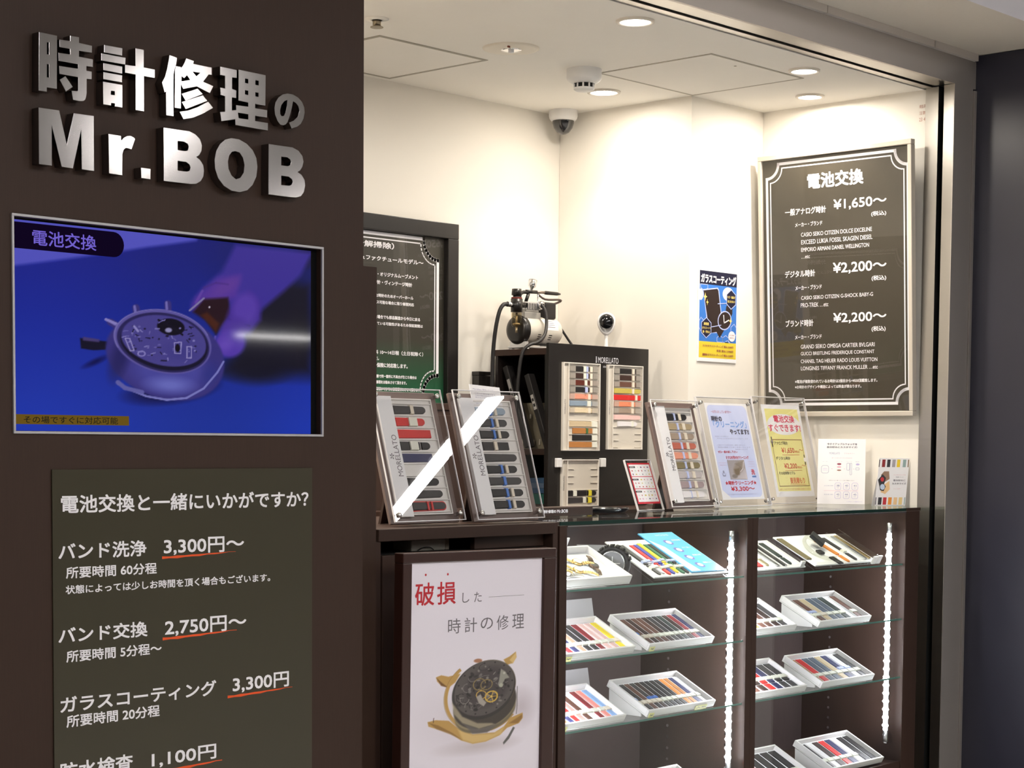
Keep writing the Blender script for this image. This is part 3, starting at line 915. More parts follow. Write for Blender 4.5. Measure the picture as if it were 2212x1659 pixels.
    for k in range(70):
        a = rnd.uniform(0, 2 * PI)
        r = math.sqrt(rnd.uniform(0.02, 0.92))
        px, py = 872 + 245 * r * math.cos(a), 832 + 140 * r * math.sin(a) + 50 * r * math.cos(a) * 0.4
        col = rnd.choice([(24, 18, 44), (32, 26, 60), (150, 142, 214), (120, 112, 190)])
        if rnd.random() < 0.5:
            c.ell(px, py, rnd.uniform(5, 13), rnd.uniform(4, 9), col, soft=0.5)
        else:
            b3 = rnd.uniform(0, PI)
            c.line([(px, py), (px + 26 * math.cos(b3), py + 16 * math.sin(b3))], 4, col)
    for q in ([(640, 815), (665, 815), (690, 890), (668, 890)], [(1003, 862), (1032, 862), (1030, 932), (1003, 932)], [(925, 840), (968, 835), (965, 905), (928, 905)]):
        c.line(q + [q[0]], 4, (172, 162, 226))
    c.ell(945, 872, 17, 30, (22, 16, 30), soft=0.3)
    c.ring(732, 908, 20, 15, 0.3, (160, 150, 222), soft=0.2)
    c.line([(690, 740), (712, 770)], 8, (165, 158, 225))
    return s2l(c.c)


t = thing('wall_screen', 'lit screen set into the brown pillar, showing an opened watch on blue', 'screen', (0, PY, 0))
fr = MB()
a0, a1, z0, z1 = 1.754, 2.470, 1.3095, 1.6915
for q in ((a0, z0, a1, z0 + 0.0045), (a0, z1 - 0.0045, a1, z1), (a0, z0 + 0.0045, a0 + 0.0045, z1 - 0.0045), (a1 - 0.0045, z0 + 0.0045, a1, z1 - 0.0045)):
    fr.box(q[0], -0.004, q[1], q[2], 0.0118, q[3])
fr.build('trim_frame', mat('satin silver trim', (0.50, 0.49, 0.51), 0.45, metal=0.4), t, bevel=0.0006)
MB().box(a0 - 0.02, 0.012, z0 - 0.02, a1 + 0.02, 0.060, z1 + 0.02).build('bezel', mat('black screen bezel', (0.004, 0.004, 0.005), 0.7, spec=0.1), t)
KS = 2.8313 / 2.855                    # lettering boxes were taken a little deeper
sx0, sx1, sz0, sz1 = 1.7605, 2.4485, 1.3142, 1.6830
color_sheet('display', sx0, sz0, sx1, sz1, 0.0116, tv_picture(420, 240), picture_mat('screen picture', TV_E, rough=0.04), t)
cap = MB()
zk = lambda z: EYE + (z - EYE) * KS
bx0, bx1, bz0, bz1 = sx0, 2.0136 * KS, zk(1.6361), zk(1.6823)
rr = (bz1 - bz0) / 2
cap.face([(bx0, bz0)] + [(bx1 - rr + rr * math.sin(a), (bz0 + bz1) / 2 - rr * math.cos(a)) for a in [PI * k / 12 for k in range(13)]] + [(bx0, bz1)], 0.0110, 0)
cap.text('電池交換', 1.8187 * KS, 1.9522 * KS, zk(1.6445), zk(1.6715), 0.0106, 1, bold=0.012)
M_CAPS = [glow('screen banner', rgb(22, 10, 40), TV_E), glow('screen violet text', rgb(140, 120, 250), TV_E), glow('screen amber bar', rgb(128, 100, 36), TV_E), glow('screen dark text', rgb(46, 44, 30), TV_E)]
cap.build('caption', M_CAPS, t)
cap = MB()
cap.rect(sx0, zk(1.3265), 2.0226 * KS, zk(1.3440), 0.0110, 2)
cap.text('その場ですぐに対応可能', 1.7980 * KS, 1.9976 * KS, zk(1.3285), zk(1.3412), 0.0106, 3, bold=0.01)
cap.build('caption', M_CAPS, t)

# the menu sheet under the screen
t = thing('menu_sheet', 'dark olive price sheet on the pillar under the screen, white lettering', 'poster', (0, PY, 0))
MB().box(1.831, -0.003, 0.30, 2.440, -0.0006, 1.246).build('sheet', mat('dark olive print', rgb(60, 56, 41), 0.28, spec=0.5), t)
m_ = MB()
for s, x0, x1, z0, z1 in MENU_TEXT:
    if s[0] == 'U':
        n = 10
        top = [(x0 + (x1 - x0) * i / n, z1 - 0.0012 * abs(math.sin(i * 1.7))) for i in range(n + 1)]
        bot = [(x0 + (x1 - x0) * i / n, z0 + 0.004 * (i / n) ** 2 + 0.0008 * math.sin(i * 2.3)) for i in range(n, -1, -1)]
        dz = (x1 - x0) * 0.022
        m_.face([(x, z + dz * (x - x0) / (x1 - x0)) for x, z in bot[::-1]] + [(x, z + dz * (x - x0) / (x1 - x0)) for x, z in top[::-1]], -0.0034, 1)
    else:
        m_.text(s, x0, x1, z0, z1, -0.0036, 0, bold=0.022)
m_.build('lettering', [M_INKW, M_ORANGE], t)

# ------------------------------------------------------------------ wall signs inside the shop
def border(mb, x0, x1, z0, z1, r, w, y, mi):
    """line with scooped corners"""
    p = []
    for cx, cz, a0 in ((x0, z0, 90), (x1, z0, 180), (x1, z1, 270), (x0, z1, 0)):
        for k in range(9):
            a = R(a0 - 90 * k / 8)
            p.append((cx + r * math.cos(a), cz + r * math.sin(a)))
    n = len(p)
    for i in range(n):
        a, c = p[i], p[(i + 1) % n]
        mb.stroke([a, c], w, y, mi)


BT = 3.1                     # the board hangs leaning forward by this many degrees
t = thing('price_board', 'tall black price board in a pale frame on the right wall', 'sign', (5.056, 0, 1.394), (R(BT), 0, -PI / 2))


def bl(u, z):
    k = (5.056 - 0.0466 * (z - 1.394) / 0.85) / 5.06
    return u * k, ((EYE + (z - EYE) * k) - 1.394) / math.cos(R(BT))


fx0, fx1, fz0, fz1 = -3.546, -2.973, 0.0, 0.850
M_FRM = mat('champagne frame', (0.66, 0.60, 0.52), 0.35, metal=0.3)
f = MB()
for q in ((fx0, fz0, fx1, fz0 + 0.016), (fx0, fz1 - 0.016, fx1, fz1), (fx0, fz0 + 0.016, fx0 + 0.014, fz1 - 0.016), (fx1 - 0.014, fz0 + 0.016, fx1, fz1 - 0.016)):
    f.box(q[0], -0.020, q[1], q[2], 0.004, q[3])
f.build('frame', M_FRM, t, bevel=0.002)
MB().box(fx0 + 0.014, -0.010, fz0 + 0.016, fx1 - 0.014, 0.0, fz1 - 0.016).build('panel', mat('black board print', rgb(62, 56, 44), 0.5), t)
MB().box(fx0 + 0.014, -0.0165, fz0 + 0.016, fx1 - 0.014, -0.015, fz1 - 0.016).build('cover_sheet', M_COVER, t)
m_ = MB()
bx0, bz0 = bl(-3.520, 1.434)
bx1, bz1 = bl(-3.020, 2.222)
border(m_, bx0, bx1, bz0, bz1, 0.045, 0.009, -0.0103, 0)
border(m_, bx0 + 0.014, bx1 - 0.014, bz0 + 0.014, bz1 - 0.014, 0.045, 0.004, -0.0103, 0)
for s, u0, u1, z0, z1 in BOARD_TEXT:
    a = bl(u0, z0)
    c = bl(u1, z1)
    m_.text(s, a[0], c[0], a[1], c[1], -0.0106, 0, bold=0.03 if s == '電池交換' else (0.008 if s[0] in 'CEGLP…' else 0.022))
m_.build('lettering', M_INKW, t)

# green board on the back wall
t = thing('service_board', 'green price board in a thick black frame on the back wall', 'sign', (0, 4.137, 0))
f = MB()
gx0, gx1, gz0, gz1 = 3.05, 4.163, 1.37, 1.988
for q in ((gx0, gz0, gx1, gz0 + 0.05), (gx0, gz1 - 0.048, gx1, gz1), (gx0, gz0 + 0.05, gx0 + 0.045, gz1 - 0.048), (gx1 - 0.047, gz0 + 0.05, gx1, gz1 - 0.048)):
    f.box(q[0], -0.036, q[1], q[2], 0, q[3])
f.build('frame', M_BLACK, t, bevel=0.002)
gr = np.zeros((60, 4, 3))
for i in range(60):
    k = max(0.0, (i / 59 - 0.62) / 0.38)
    gr[i, :] = np.array(rgb(54, 50, 40)) * (1 - k) + np.array(rgb(22, 96, 62)) * k  # panel colour runs from dark olive to green towards the bottom
color_sheet('panel', gx0 + 0.045, gz0 + 0.05, gx1 - 0.047, gz1 - 0.048, -0.016, gr, picture_mat('green board panel', 0, 0.45), t)
MB().box(gx0 + 0.045, -0.024, gz0 + 0.05, gx1 - 0.047, -0.0225, gz1 - 0.048).build('cover_sheet', M_COVER, t)
m_ = MB()
border(m_, gx0 + 0.08, 4.088, gz0 + 0.078, 1.932, 0.062, 0.011, -0.0165, 0)
border(m_, gx0 + 0.095, 4.075, gz0 + 0.092, 1.917, 0.062, 0.004, -0.0165, 0)
for s, x0, x1, z0, z1 in GREEN_TEXT:
    m_.text(s, x0, x1, z0, z1, -0.0168, 0, bold=0.035)
m_.build('lettering', M_INKW, t)

# small blue poster on the cream column
t = thing('coating_poster', 'small blue and yellow poster on the cream column', 'poster', (4.723, 3.58, 1.567))
W_, H_ = 0.210, 0.292
MB().box(0, -0.0035, 0, W_, 0, H_).build('sheet', M_PAPER, t)
A = MB()
p0, p1, q0, q1 = 0.006, W_ - 0.003, 0.012, H_ - 0.002
y = -0.0037
A.rect(p0, q0, p1, q0 + 0.052, y, 2)                     # yellow foot
A.rect(p0, q0 + 0.052, p1, 0.247, y, 1)                  # blue field
A.rect(p0, 0.247, p1, q1, y, 0)                          # navy head
A.oval(0.160, 0.222, 0.030, 0.022, y - 0.0001, 3)
A.oval(0.012, 0.213, 0.014, 0.018, y - 0.0001, 3)


def hexa(cx, cz, rx, rz):
    return [(cx + rx * math.sin(PI / 3 * k), cz + rz * math.cos(PI / 3 * k)) for k in range(6)]


for cx, cz, rx, rz in ((0.030, 0.245, 0.022, 0.02), (0.015, 0.118, 0.02, 0.022), (0.118, 0.072, 0.018, 0.015), (0.150, 0.072, 0.018, 0.016), (0.195, 0.105, 0.02, 0.022), (0.16, 0.06, 0.016, 0.012)):
    hp = [(min(p1, max(p0, px)), min(0.246, max(q0 + 0.053, pz))) for px, pz in hexa(cx, cz, rx, rz)]
    A.stroke(hp, 0.0022, y - 0.0001, 4, True)
ph = [(0.026, 0.226), (0.100, 0.236), (0.106, 0.230), (0.124, 0.142), (0.118, 0.100), (0.062, 0.091)]
A.face([(0.024, 0.230), (0.103, 0.240), (0.110, 0.232), (0.128, 0.142), (0.108, 0.094), (0.054, 0.091)][::-1], y - 0.0002, 4)
A.face(ph[::-1], y - 0.0003, 5)
A.face([(0.150, 0.182), (0.158, 0.190), (0.184, 0.176), (0.184, 0.160), (0.166, 0.130), (0.146, 0.158)], y - 0.0004, 5)
A.face([(0.098, 0.098), (0.116, 0.078), (0.138, 0.102), (0.150, 0.116), (0.116, 0.126)], y - 0.0004, 5)
A.oval(0.142, 0.136, 0.038, 0.031, y - 0.0005, 4, a=0.25)
A.oval(0.142, 0.136, 0.034, 0.027, y - 0.0006, 5, a=0.25)
A.stroke([(0.136, 0.152), (0.139, 0.128), (0.164, 0.138)], 0.004, y - 0.0007, 3)
for cx, cz, sx, sz in ((0.036, 0.207, 0.010, 0.014), (0.047, 0.190, 0.007, 0.011), (0.174, 0.136, 0.009, 0.012)):
    A.face([(cx - sx, cz), (cx - sx * 0.25, cz - sz * 0.25), (cx, cz - sz), (cx + sx * 0.25, cz - sz * 0.25), (cx + sx, cz), (cx + sx * 0.25, cz + sz * 0.25), (cx, cz + sz), (cx - sx * 0.25, cz + sz * 0.25)], y - 0.0008, 6)
for cx, cz, rx, rz in ((0.176, 0.206, 0.027, 0.030), (0.043, 0.108, 0.028, 0.031)):
    A.face(hexa(cx, cz, rx + 0.003, rz + 0.003)[::-1], y - 0.0009, 4)
    A.face(hexa(cx, cz, rx, rz)[::-1], y - 0.001, 0)
A.stroke([(0.104, 0.188), (0.148, 0.192)], 0.0025, y - 0.001, 4)
A.stroke([(0.072, 0.112), (0.122, 0.120)], 0.0025, y - 0.001, 4)
A.oval(0.182, 0.086, 0.019, 0.017, y - 0.0011, 3)
A.text('ガラスコーティング', 0.012, 0.200, 0.252, 0.279, y - 0.0012, 3, bold=0.04)
A.text('キズ・指紋が', 0.155, 0.197, 0.209, 0.217, y - 0.0012, 6, bold=0.03)
A.text('気にならない!', 0.156, 0.196, 0.195, 0.203, y - 0.0012, 6, bold=0.03)
A.text('高硬度', 0.029, 0.056, 0.116, 0.125, y - 0.0012, 6, bold=0.03)
A.text('ガラスコートで', 0.021, 0.066, 0.104, 0.111, y - 0.0012, 6, bold=0.03)
A.text('傷・汚れに', 0.023, 0.063, 0.091, 0.099, y - 0.0012, 6, bold=0.03)
A.text('大切な時計', 0.168, 0.196, 0.087, 0.092, y - 0.0012, 7)
A.text('長持ち!', 0.170, 0.194, 0.078, 0.084, y - 0.0012, 7)
A.text('スマホガラスコーティング 税込 3,300円', 0.024, 0.190, 0.047, 0.054, y - 0.0012, 7, bold=0.02)
A.text('背面 税込 3,300円', 0.100, 0.190, 0.033, 0.040, y - 0.0012, 7, bold=0.02)
A.text('腕時計ガラスコーティング 税込 3,300円', 0.024, 0.190, 0.018, 0.026, y - 0.0012, 7, bold=0.02)
A.build('print', [ink('midnight', 24, 24, 52), ink('sky blue', 58, 120, 205), ink('yellow', 232, 206, 60), M_PAPER, ink('pale blue line', 190, 200, 245), ink('brown black', 46, 32, 28), ink('pale gold', 240, 216, 120), ink('wine red', 150, 60, 80)], t)

# ------------------------------------------------------------------ service counter, left of the showcases
M_BACK = mat('glossy dark back panel', rgb(76, 64, 62), 0.16, spec=0.5, noise=0.15, nscale=14, stretch=(30, 30, 1.2))
t = thing('service_counter', 'dark brown service counter left of the glass showcases', 'counter', (2.95, 2.87, 0))
ox = 2.95


def cb(name, boxes, m, parent, bevel=0.0015, o=(ox, 2.87, 0), label=None):
    b = MB()
    for q in boxes:
        b.box(q[0] - o[0], q[1] - o[1], q[2] - o[2], q[3] - o[0], q[4] - o[1], q[5] - o[2])
    return b.build(name, m, parent, bevel=bevel, label=label)


cb('countertop', [(2.672, 2.868, 1.086, 3.243, 3.38, 1.1125)], M_CAB, t)
cb('side_panel', [(2.664, 2.872, 0.06, 2.682, 3.37, 1.086)], M_CAB, t)
cb('side_panel', [(3.238, 2.872, 0.06, 3.256, 3.37, 1.1125)], M_CAB, t)
cb('inner_back', [(2.683, 3.02, 0.06, 3.237, 3.035, 1.085)], M_SLOT, t)
cb('front_panel', [(2.690, 2.876, 0.06, 3.225, 2.894, 1.055)], M_CAB, t)
cb('top_rail', [(3.0, 2.90, 1.056, 3.236, 2.915, 1.0855)], M_CAB, t)
cb('plinth', [(2.69, 2.91, 0, 3.23, 3.36, 0.06)], M_BLKM, t)
tg = thing('switch_box', 'small cream box in the slot under the service counter top', 'box', (2.90, 2.95, 1.0555))
MB().box(-0.062, -0.01, 0, 0.046, 0.05, 0.0255).build('body', M_CREAMP, tg, bevel=0.002)
MB().box(0.0465, -0.01, 0, 0.058, 0.05, 0.0255).build('end_cap', mat('worn beige edge', (0.55, 0.48, 0.38), 0.6), tg, bevel=0.001)
MB().tube([(-0.045, -0.013, 0.002), (-0.03, -0.016, 0.008), (-0.01, -0.016, 0.008), (0.005, -0.013, 0.002)], 0.0012).build('cord', M_BLKM, tg)
cb2 = MB().box(2.70, 2.895, 1.049, 3.22, 3.0, 1.0550).build('inner_shelf', M_SLOT)
cb2.parent = t
cb2.location = (-ox, -2.87, 0)


# ------------------------------------------------------------------ glass showcases
def showcase(x0, x1, lw, rw, label, pins, led_l, led_r, shelves):
    c = ((x0 + x1) / 2, 2.87, 0)
    t = thing('display_cabinet', label, 'showcase', c)

    def p(name, q, m, bev=0.001):
        return MB().box(q[0] - c[0], q[1] - 2.87, q[2], q[3] - c[0], q[4] - 2.87, q[5]).build(name, m, t, bevel=bev)
    p('side_panel', (x0, 2.869, 0.06, x0 + lw, 3.245, 1.1035), M_CAB)
    p('side_panel', (x1 - rw, 2.869, 0.06, x1, 3.245, 1.1035), M_CAB)
    i0, i1 = x0 + lw, x1 - rw
    p('back_panel', (i0, 3.230, 0.06, i1, 3.245, 1.1035), M_BACK)
    p('base', (i0, 2.874, 0.30, i1, 3.230, 0.345), M_CAB)
    p('kick_panel', (i0, 2.90, 0.0, i1, 2.92, 0.30), M_CAB)
    p('front_glass', (i0 + 0.001, 2.8695, 0.346, i1 - 0.001, 2.8735, 1.100), M_GLASS, 0)
    p('top_rail', (i0 + 0.001, 2.8685, 1.1002, i1 - 0.001, 2.8745, 1.1030), M_CHROME, 0)
    for z in shelves:
        s = MB()
        s.box(i0 + 0.002 - c[0], 0.0085, z - 0.005, i1 - 0.002 - c[0], 0.345, z, 0)
        s.box(i0 + 0.002 - c[0], 0.0070, z - 0.005, i1 - 0.002 - c[0], 0.0084, z, 1)
        s.build('glass_shelf', [M_GLASS, M_SHEDGE], t)
    for yp in (2.930, 3.130):
        for k in range(20):
            z = 0.42 + 0.0315 * k
            MB().cyl((i1 - c[0], yp - 2.87, z), (i1 - 0.003 - c[0], yp - 2.87, z), 0.0042, n=12).build('shelf_pin', M_CHROME, t)
    for xl in [q for q in (led_l, led_r) if q]:
        sg = 1 if xl > c[0] else -1            # the bar shines away from its side panel
        cx, cy = xl - c[0], 0.036
        b = MB()
        b.cyl((cx, cy, 0.405), (cx, cy, 0.44), 0.0075)
        b.cyl((cx, cy, 1.038), (cx, cy, 1.068), 0.0075)
        arc = [PI + R(q) for q in range(-84, 85, 12)]
        rest = [R(q) for q in range(-96, 97, 12)]
        vs = [(cx + sg * 0.0076 * math.cos(q), cy + 0.0076 * math.sin(q), z) for z in (0.44, 1.038) for q in rest]
        n = len(rest)
        b.add(vs, [(i, i + 1, i + 1 + n, i + n) for i in range(n - 1)])
        b.box(cx + sg * 0.0035 - 0.0012, cy - 0.0066, 0.44, cx + sg * 0.0035 + 0.0012, cy + 0.0066, 1.038)
        bar = b.build('light_bar', M_ALU, t, True)
        vs = [(cx + sg * 0.0070 * math.cos(q), cy + 0.0070 * math.sin(q), z) for z in (0.4405, 1.0375) for q in arc]
        n = len(arc)
        MB().add(vs, [(i, i + 1, i + 1 + n, i + n) for i in range(n - 1)]).build('diffuser', M_LEDS, bar, True)
        d = MB()
        for k in range(24):
            z = 0.455 + 0.0245 * k
            vs = [(cx + sg * r * math.cos(q), cy + r * math.sin(q), z + dz) for r, dz in ((0.0071, -0.006), (0.0108, 0.0), (0.0071, 0.006)) for q in arc]
            n = len(arc)
            d.add(vs, [(j * n + i, j * n + i + 1, (j + 1) * n + i + 1, (j + 1) * n + i) for j in (0, 1) for i in range(n - 1)])
        d.build('led_row', M_LEDD, bar, True)
        for z in (0.400, 1.060):
            e = x1 - rw if xl > c[0] else x0 + lw
            MB().box(min(xl, e) - c[0], 0.031, z, max(xl, e) - c[0], 0.041, z + 0.006).build('bracket', M_CHROME, bar)
    return t


M_LEDS = glow('lit strip diffuser', (0.88, 0.88, 1.0), LED_E)
M_LEDD = glow('lit strip points', (0.95, 0.94, 1.0), LED_E * 1.6)
showcase(3.259, 4.045, 0.027, 0.024, 'left glass showcase, beside the service counter', True, 3.2965, 4.000, (0.948, 0.774, 0.604))
showcase(4.0455, 4.912, 0.0245, 0.078, 'right glass showcase, beside the steel jamb', True, 4.0805, 4.802, (0.946, 0.780, 0.604))
t = thing('glass_countertop', 'long dark glass counter top over the showcases', 'countertop', (4.16, 2.87, 1.104))
g = MB().box(-0.90, 0.0012, 0.0002, 0.905, 0.385, ZC - 1.104)
g.build('glass_plate', M_GTOP, t)
MB().box(-0.90, -0.0015, 0.0002, 0.672, 0.001, ZC - 1.104).build('front_edge', M_GEDGE, t)
MB().box(0.674, -0.003, 0.0002, 0.753, 0.001, ZC - 1.104 + 0.0005).build('end_cap', M_CAB, t)

# ------------------------------------------------------------------ watch straps
SCOL = {}


def strap_mat(cn):
    if cn not in SCOL:
        r, g, b = PAL[cn]
        SCOL[cn] = mat('%s strap' % cn, rgb(r, g, b), 0.45, spec=0.4, noise=0.12, nscale=300, bump=0.15)
    return SCOL[cn]


PAL = {'black': (34, 31, 31), 'charcoal': (58, 55, 56), 'dark brown': (58, 38, 32), 'mahogany': (92, 38, 26), 'brown': (104, 70, 58), 'tan': (182, 122, 66), 'orange': (222, 140, 66),
       'salmon': (226, 152, 128), 'blue grey': (140, 156, 172), 'cream': (226, 208, 176), 'beige': (206, 186, 152), 'olive': (128, 116, 84), 'yellow olive': (196, 180, 88),
       'yellow': (244, 214, 44), 'red': (208, 44, 42), 'maroon': (138, 46, 52), 'coral': (228, 140, 104), 'taupe': (162, 144, 128), 'pale pink': (236, 196, 190),
       'white': (232, 228, 230), 'terracotta': (190, 104, 86), 'light grey': (190, 182, 182), 'mauve grey': (166, 148, 150), 'navy': (52, 54, 92), 'blue': (62, 72, 178),
       'slate': (88, 98, 112), 'dark green': (52, 62, 58), 'green': (36, 104, 76), 'light blue': (140, 176, 226), 'pink': (240, 150, 142), 'silver': (206, 204, 216), 'rust': (176, 84, 50),
       'khaki': (170, 152, 120)}
M_SLEEVE = mat('white paper sleeve', (0.80, 0.80, 0.70), 0.55)
M_SLEEVEC = mat('cream paper sleeve', (0.78, 0.70, 0.58), 0.55)
M_BTAG = mat('blue paper tag', rgb(70, 120, 205), 0.45)
M_LTAG = mat('pale blue tag', rgb(190, 200, 240), 0.45)
M_YTAG = mat('yellow paper tag', rgb(230, 214, 60), 0.5)
M_GTAG = mat('green paper tag', rgb(60, 110, 70), 0.5)


def mix_frost():
    m = bpy.data.materials.new('frosted plastic')
    m.use_nodes = True
    nt = m.node_tree
    b = nt.nodes['Principled BSDF']
    b.inputs['Base Color'].default_value = (0.62, 0.57, 0.50, 1)
    b.inputs['Roughness'].default_value = 0.35
    b.inputs['Alpha'].default_value = 0.5
    return m


TAGM = {'w': ('paper_sleeve', M_SLEEVE), 'c': ('paper_sleeve', M_SLEEVEC), 'b': ('blue_tag', M_BTAG), 'l': ('pale_tag', M_LTAG), 'y': ('yellow_tag', M_YTAG), 'g': ('green_tag', M_GTAG), 'r': ('red_loop', mat('red leather loop', rgb(208, 44, 42), 0.45)),
        'f': ('frosted_sleeve', mix_frost())}
_band = {}
ORD = ['', 'first', 'second', 'third', 'fourth', 'fifth', 'sixth', 'seventh', 'eighth', 'ninth', 'tenth', 'eleventh', 'twelfth', 'thirteenth']


def band_mesh(L, w, cn, kind):
    key = (round(L, 4), round(w, 4), cn, kind)
    if key in _band:
        return _band[key]
    b = MB()
    h = 0.0034
    tip = [(L - 0.5 * w + 0.5 * w * math.sin(a), -0.42 * w * math.cos(a)) for a in [PI * k / 8 for k in range(9)]]
    if kind == 'two':           # long piece, then the short tipped piece beyond the sleeve
        a = L * 0.66
        b.plate([(0, -0.5 * w), (a, -0.44 * w), (a, 0.44 * w), (0, 0.5 * w)], 0, h, 0, inset=0.0008)
        b.plate([(a + 0.004, -0.43 * w)] + tip + [(a + 0.004, 0.43 * w)], 0, h * 0.9, 0, inset=0.0008)
    elif kind == 'flat':
        b.plate([(0, -0.5 * w), (L, -0.46 * w), (L, 0.46 * w), (0, 0.5 * w)], 0, h, 0, inset=0.0008)
    else:                       # one tipped piece, lug end padded
        b.plate([(0, -0.5 * w), (L * 0.5, -0.45 * w)] + tip + [(L * 0.5, 0.45 * w), (0, 0.5 * w)], 0, h, 0, inset=0.001)
        b.plate([(0.002, -0.46 * w), (L * 0.55, -0.36 * w), (L * 0.55, 0.36 * w), (0.002, 0.46 * w)], h, h + 0.0014, 0, inset=0.0015)
    if kind == 'edge':
        b.plate([(-0.001, -0.56 * w), (L * 0.5, -0.52 * w)] + [(x + 0.002, y * 1.2) for x, y in tip] + [(L * 0.5, 0.52 * w), (-0.001, 0.56 * w)], 0, h * 0.6, 1)
    # stitch lines
    for s in (-1, 1):
        b.plate([(L * 0.03, s * 0.39 * w - 0.0003), (L * 0.58, s * 0.35 * w - 0.0003), (L * 0.58, s * 0.35 * w + 0.0003), (L * 0.03, s * 0.39 * w + 0.0003)], h, h + 0.0016 if kind == 'one' else h + 0.0002, 1)
    me = b.build('watch_strap', [strap_mat(cn), strap_mat('red') if kind == 'edge' else mat('%s stitching' % cn, tuple(min(1, c * 1.5 + 0.01) for c in rgb(*PAL[cn])), 0.6)])
    _band[key] = me.data
    bpy.data.objects.remove(me)
    return _band[key]


_tagm = {}


def strap(M, L, w, cn, kind, tags, label, group):
    o = bpy.data.objects.new('watch_strap', band_mesh(L, w, cn, kind))
    C.objects.link(o)
    o.matrix_world = M
    tag(o, label, 'watch strap', group)
    for code, x0, x1 in tags:
        nm, mm = TAGM[code]
        k = (code, round(x1 - x0, 4), round(w, 4))
        if k not in _tagm:
            q = MB().plate([(0, -0.53 * w), (x1 - x0, -0.53 * w), (x1 - x0, 0.53 * w), (0, 0.53 * w)], -0.0002, 0.0062, 0, inset=0.0012).build(nm, mm)
            _tagm[k] = q.data
            bpy.data.objects.remove(q)
        c = bpy.data.objects.new(nm, _tagm[k])
        C.objects.link(c)
        c.parent = o
        c.location = (x0, 0, 0)
    return o


def put(root_loc, root_rot, local):
    from mathutils import Euler
    return Matrix.Translation(root_loc) @ Euler(root_rot).to_matrix().to_4x4() @ local


UPRIGHT = Matrix.Rotation(PI / 2, 4, 'X')        # strap lying on a board that faces -y


# ------------------------------------------------------------------ strap trays
def tray(x0, x1, sz, colors, label, name_in, sleeve='w', front=2.881, th=26.7, kind='two', back=None, price=None, sleeve_at=0.62, pitch0=0.008, raise_back=True):
    h, l = 0.020, 0.150
    w = x1 - x0
    a = R(th)
    loc = (x0, front + h * math.sin(a), sz + 0.0006)
    t = thing('strap_tray', label, 'tray', loc, (a, 0, 0), 'white strap trays in the showcases')
    b = MB()
    e = 0.006
    b.box(0, 0, 0, w, l, 0.004)
    b.box(0, 0, 0.004, w, e, h)
    b.box(0, l - e, 0.004, w, l, h)
    b.box(0, e, 0.004, e, l - e, h)
    b.box(w - e, e, 0.004, w, l - e, h)
    b.build('box', M_TRAY, t, bevel=0.0012)
    # insert with ribs between the straps
    n = len(colors)
    iw = w - 2 * e - 0.004
    pit = iw / n
    r = MB()
    r.box(e + 0.001, e + 0.001, 0.0042, w - e - 0.001, l - e - 0.001, 0.0052)
    for k in range(n + 1):
        xx = e + 0.002 + pit * k
        r.box(xx - 0.0006, e + 0.012, 0.0052, xx + 0.0006, l - e - 0.006, 0.0085)
    r.build('insert', M_PAPER, t)

    def wl(dy, dz):             # world offset -> tray frame
        return (dy * math.cos(a) + dz * math.sin(a), -dy * math.sin(a) + dz * math.cos(a))
    tri = [wl(0.02, 0.0), wl(0.126, 0.0), wl(0.126, 0.0615), wl(0.02, 0.0085)]
    rb = MB()
    for xa, xb in ((0.002, 0.006), (w - 0.006, w - 0.002)):
        vs = [(x, q[0], q[1]) for x in (xa, xb) for q in tri]
        rb.add(vs, [(0, 1, 2, 3), (7, 6, 5, 4), (0, 4, 5, 1), (1, 5, 6, 2), (2, 6, 7, 3), (3, 7, 4, 0)])
    q = [wl(0.122, 0.0), wl(0.126, 0.0), wl(0.126, 0.060), wl(0.122, 0.058)]
    vs = [(x, c[0], c[1]) for x in (0.006, w - 0.006) for c in q]
    rb.add(vs, [(0, 1, 2, 3), (7, 6, 5, 4), (0, 4, 5, 1), (1, 5, 6, 2), (2, 6, 7, 3), (3, 7, 4, 0)])
    rb.build('riser', M_TRAY, t)
    if price:
        for px, pw, s in price:
            pb = MB().box(px, -0.0012, -0.001, px + pw, -0.0001, 0.0115)
            pb.text(s, px + 0.003, px + pw - 0.003, 0.003, 0.0085, -0.0014, 1)
            pb.build('price_tag', [mat('pale yellow tag', rgb(240, 236, 160), 0.5), M_GREY], t)
    # the straps
    rot = (a, 0, 0)
    k2 = 0
    for k, cn in enumerate(colors):
        if not cn:
            continue
        k2 += 1
        tg = sleeve
        c2 = cn
        if ':' in cn:
            c2, tg = cn.split(':')
        sw = pit * 0.84
        L = 0.127
        xx = e + 0.002 + pit * (k + 0.5)
        M = put(loc, rot, Matrix.Translation((xx, l - e - pitch0, 0.0058)) @ Matrix.Rotation(-PI / 2 + random.uniform(-0.012, 0.012), 4, 'Z'))
        tags = []
        if 'b' in tg:
            tags.append(('b', L * (sleeve_at - 0.10), L * (sleeve_at - 0.01)))
        if 'l' in tg:
            tags.append(('l', L * (sleeve_at - 0.11), L * (sleeve_at - 0.01)))
        if 'w' in tg or 'c' in tg:
            tags.append(('w' if 'w' in tg else 'c', L * sleeve_at, L * (sleeve_at + 0.12)))
        strap(M, L, sw, c2, kind if tg != 'f' else 'flat', tags, '%s strap, %s from left, %s' % (c2, ORD[k2], name_in), 'straps in the showcase trays')
    return t


